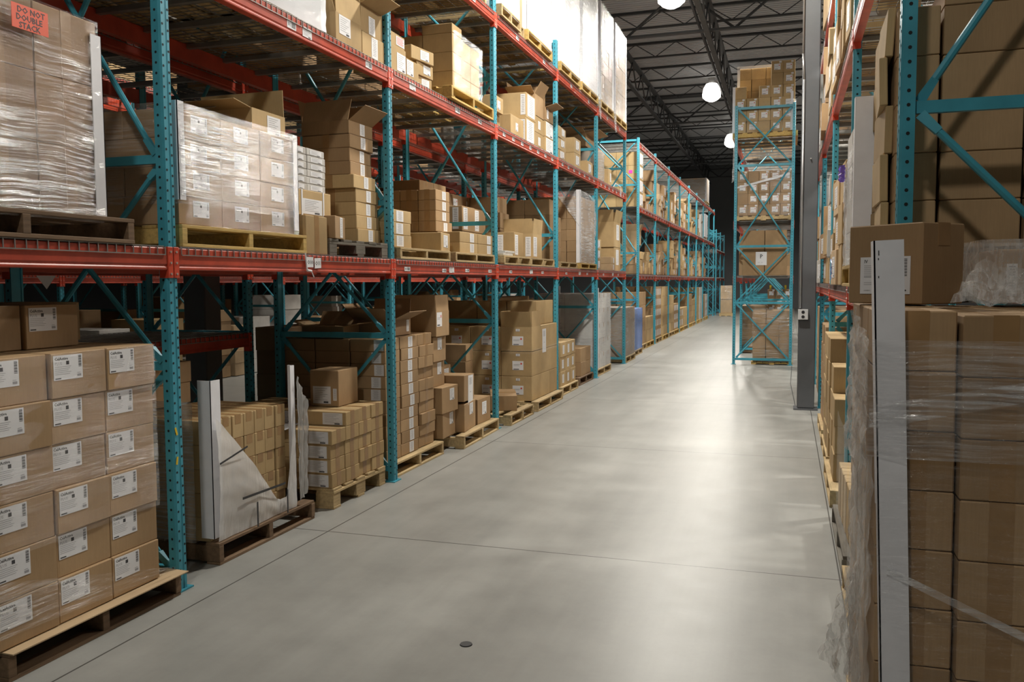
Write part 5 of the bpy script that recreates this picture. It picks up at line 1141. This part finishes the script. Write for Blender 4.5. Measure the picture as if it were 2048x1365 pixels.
sheet([(0.12, 2.85, 0.38), (0.19, 2.6, 0.33), (0.20, 2.55, 0.72), (0.195, 2.7, 0.72)], 'crumpled film tail at the foot of the near right stack', 'film_crumple', 0.02, 14, 14)
c_, s_ = math.cos(math.radians(-43)), math.sin(math.radians(-43))
o = O('carton', carton_mesh(0.20, 0.262, 0.245, 'kraft', False)); o.rotation_euler = (0, 0, math.radians(-43))
o.location = (0.378 - 0.131 * c_ - 0.10 * s_, 2.79 - 0.131 * s_ + 0.10 * c_, 1.503)
tag(o, 'brown carton with an IV label on top of the near right stack', 'carton')
O('label', label_mesh('iv', 0.178, 0.115), o, (0.004, -0.1006, 0.088), (0, 0, -PI / 2))
O('tape', tape_mesh(0.20, 0.262, 0.245, 'x', False), o)
carton(3.0, 0.28, 1.505, 0.165, 0.62, 0.30, 'film-covered labelled carton at the right edge on the near right stack', None, 'kraft', labels=[('s', 'vert', -0.11, 0.07, 0.03, 0.10)], sgn=1)
wrap(3.0, 3.26, 0.60, 0.95, 1.50, 1.70, 'crumpled clear film over the carton at the right edge', 'film_crumple', sgn=1, amp=0.02, off=0.02)
sheet([(0.47, 2.88, 1.505), (1.0, 2.80, 1.505), (1.0, 2.98, 1.60), (0.56, 3.0, 1.62)], 'bunched clear film lying on top of the near right stack', 'film_crumple', 0.03, 20, 14)
o = O('dark_bag', MB().lathe([(0, 0.055), (0.02, 0.05), (0.045, 0.02), (0.055, 0.0), (0, 0)], 'black', 14).mesh('dark_bag', True)); o.location = (0.50, 3.12, 1.502); o.scale = (1.2, 0.9, 1.0); tag(o, 'small dark cloth bag behind the IV carton', 'bag')
# sagging film on the first left post: tape scraps
for i, z in enumerate((0.83, 0.68)):
    o = O('tape_scrap', MB().box(0, 0.002, -0.006, 0.006, -0.02, 0.02, 'yellow').mesh('tape_scrap')); o.location = (-2.941, 3.55, z); o.rotation_euler = (0.3 - i * 0.5, 0, 0); tag(o, f'yellowish tape scrap on the first left post, {["upper", "lower"][i]}', 'tape scrap')
o = O('white_string', MB().tube((-2.93, 4.79, 1.77), (-2.925, 4.80, 1.66), 0.005, 'strap_white', 6).tube((-2.925, 4.80, 1.66), (-2.925, 4.85, 1.655), 0.008, 'strap_white', 6).tube((-2.925, 4.85, 1.655), (-2.925, 4.88, 1.615), 0.003, 'strap_white', 6).mesh('string')); tag(o, 'knotted white film string hanging over the first front beam', 'string')

cc2 = O('steel_column', MB().cham(-0.13, 0.13, -0.13, 0.13, 0.0, 8.0, 0.01, 'column').mesh('column'), None, (-5.75, 7.40, 0)); tag(cc2, 'dark steel column beyond the left rack, seen under the first front beam', 'column')
o = O('hanging_paper', MB().poly([(0, -0.07, 0), (0, 0.07, 0), (0, 0.0, -0.08), (0.001, -0.07, 0), (0.001, 0.07, 0), (0.001, 0.0, -0.08)], [(0, 1, 2), (5, 4, 3)], 'label').mesh('paper'), None, (-4.18, 3.97, 1.63)); tag(o, 'pale folded paper triangle hanging behind the lowest left beam', 'paper')
# ================================================================ rack backing onto the left rack: individual visible cartons
random.seed(31)
def back_row(xf, y0, y1, z0, zmax, where, tone_opts, fill=1.0, group=None):
    y = y0
    while y < y1 - 0.3:
        wd = random.uniform(0.3, 0.5)
        ph = (y - Y0) % BAY
        if ph < 0.05 or ph + wd > BAY - 0.05: y += 0.06; continue
        h = random.uniform(0.18, 0.3); nz = random.randint(1, max(1, int((zmax - z0) / h)))
        if random.random() < fill:
            tone = random.choice(tone_opts)
            for k in range(nz): carton(y, wd, z0 + k * h, h - 0.002, xf, 0.5, f'carton in shade {where}', group or ('cartons ' + where), tone, rot=random.uniform(-.03, .03))
        y += wd + random.uniform(0, 0.1)
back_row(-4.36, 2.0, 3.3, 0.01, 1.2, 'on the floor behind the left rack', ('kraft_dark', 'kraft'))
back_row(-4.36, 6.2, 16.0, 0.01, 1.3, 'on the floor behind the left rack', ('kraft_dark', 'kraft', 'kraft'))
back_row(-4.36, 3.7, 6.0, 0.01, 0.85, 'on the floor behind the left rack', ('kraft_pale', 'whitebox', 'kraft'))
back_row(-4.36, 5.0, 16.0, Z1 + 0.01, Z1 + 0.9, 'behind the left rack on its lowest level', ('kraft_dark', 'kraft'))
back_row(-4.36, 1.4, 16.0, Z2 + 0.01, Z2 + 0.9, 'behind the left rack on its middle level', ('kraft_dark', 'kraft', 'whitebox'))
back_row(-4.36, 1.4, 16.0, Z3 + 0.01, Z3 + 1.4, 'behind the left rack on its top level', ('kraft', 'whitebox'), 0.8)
# distant goods across the neighbouring aisle: too many and too small to tell apart
def distant():
    b = MB(); rnd = random.Random(3)
    for xr in (XC - 0.08, XC - 1.3 - 0.08, ):
        for z0, zm in ((0.0, 1.35), (1.72, 1.0), (3.22, 0.9), (4.42, 1.5)):
            y = 6.2
            while y < 28.2:
                wd = rnd.uniform(0.3, 0.7)
                ph = (y - Y0) % BAY
                if ph < 0.05 or ph + wd > BAY - 0.05: y += 0.06; continue
                h = rnd.uniform(0.18, 0.35); nz = rnd.randint(1, max(1, int(zm / h)))
                if rnd.random() < 0.88:
                    tone = rnd.choice(('kraft', 'kraft_yellow', 'kraft_pale', 'whitebox', 'kraft'))
                    for k in range(nz): b.cham(xr - 0.8, xr - rnd.uniform(0, .05), y, y + wd, z0 + 0.012 + k * h, z0 + 0.010 + (k + 1) * h, 0.003, tone)
                y += wd + rnd.uniform(0, 0.12)
    return b

# the cartons that show largest stay single objects; the many small, far or hidden ones become one mass
def merge_small_cartons(keep):
    from mathutils.bvhtree import BVHTree
    hits = {}; C0 = Vector((0, 0, CAM_H)); vs = []; fs = []; own = []
    for n_, o in enumerate(CARTONS):
        mw = Matrix.LocRotScale(o.location, o.rotation_euler, None); bb = [mw @ Vector(c) for c in SIZE[o.name]]; k = len(vs); vs += bb
        for f in ((0, 1, 3, 2), (4, 6, 7, 5), (0, 4, 5, 1), (2, 3, 7, 6), (0, 2, 6, 4), (1, 5, 7, 3)): fs.append([k + i for i in f]); own.append(n_)
    tree = BVHTree.FromPolygons(vs, fs)
    for py in range(2, 1365, 5):
        for px in range(2, 2048, 5):
            d = (fwd + r2 * ((px - 1024) / F_PX) - u2 * ((py - 682.5) / F_PX)).normalized()
            loc, nrm, idx, dist = tree.ray_cast(C0, d)
            if idx is not None: q = CARTONS[own[idx]].name; hits[q] = hits.get(q, 0) + 1
    for o in CARTONS:
        if o.location.x < -4.4: hits[o.name] = hits.get(o.name, 0) * 0.25   # mostly screened by decks, beams and posts
    order = sorted(CARTONS, key=lambda o: -hits.get(o.name, 0)); rest = order[keep:]
    b = distant(); seeds = [0.0] * len(b.v)
    seeds = []
    rs = random.Random(9); 
    for i in range(len(b.v) // 24): seeds += [rs.random()] * 24
    def add(o, mw, sd):
        me = o.data; base = len(b.v)
        for v in me.vertices: b.v.append(tuple(mw @ v.co)); seeds.append(sd)
        mi = [b.mi(names[mt.name]) for mt in me.materials]
        for p in me.polygons: b.f.append(tuple(base + i for i in p.vertices)); b.m.append(mi[p.material_index])
    kids = {}; gone = []; names = {m_.name: k for k, m_ in M.items()}
    for c in COL.objects:
        if c.parent: kids.setdefault(c.parent, []).append(c)
    for o in rest:
        sd = rs.random(); mw = Matrix.LocRotScale(o.location, o.rotation_euler, o.scale)
        add(o, mw, sd)
        for c in kids.get(o, ()): add(c, mw @ Matrix.LocRotScale(c.location, c.rotation_euler, c.scale), sd); gone.append(c)
        gone.append(o)
    bpy.data.batch_remove(gone)
    me = b.mesh('stacked_cartons'); at = me.attributes.new('shade_seed', 'FLOAT', 'POINT'); at.data.foreach_set('value', seeds)
    tag(O('stacked_cartons', me), 'mass of smaller, farther cartons filling the racks behind the nearest ones', 'cartons', kind='stuff')
merge_small_cartons(310)
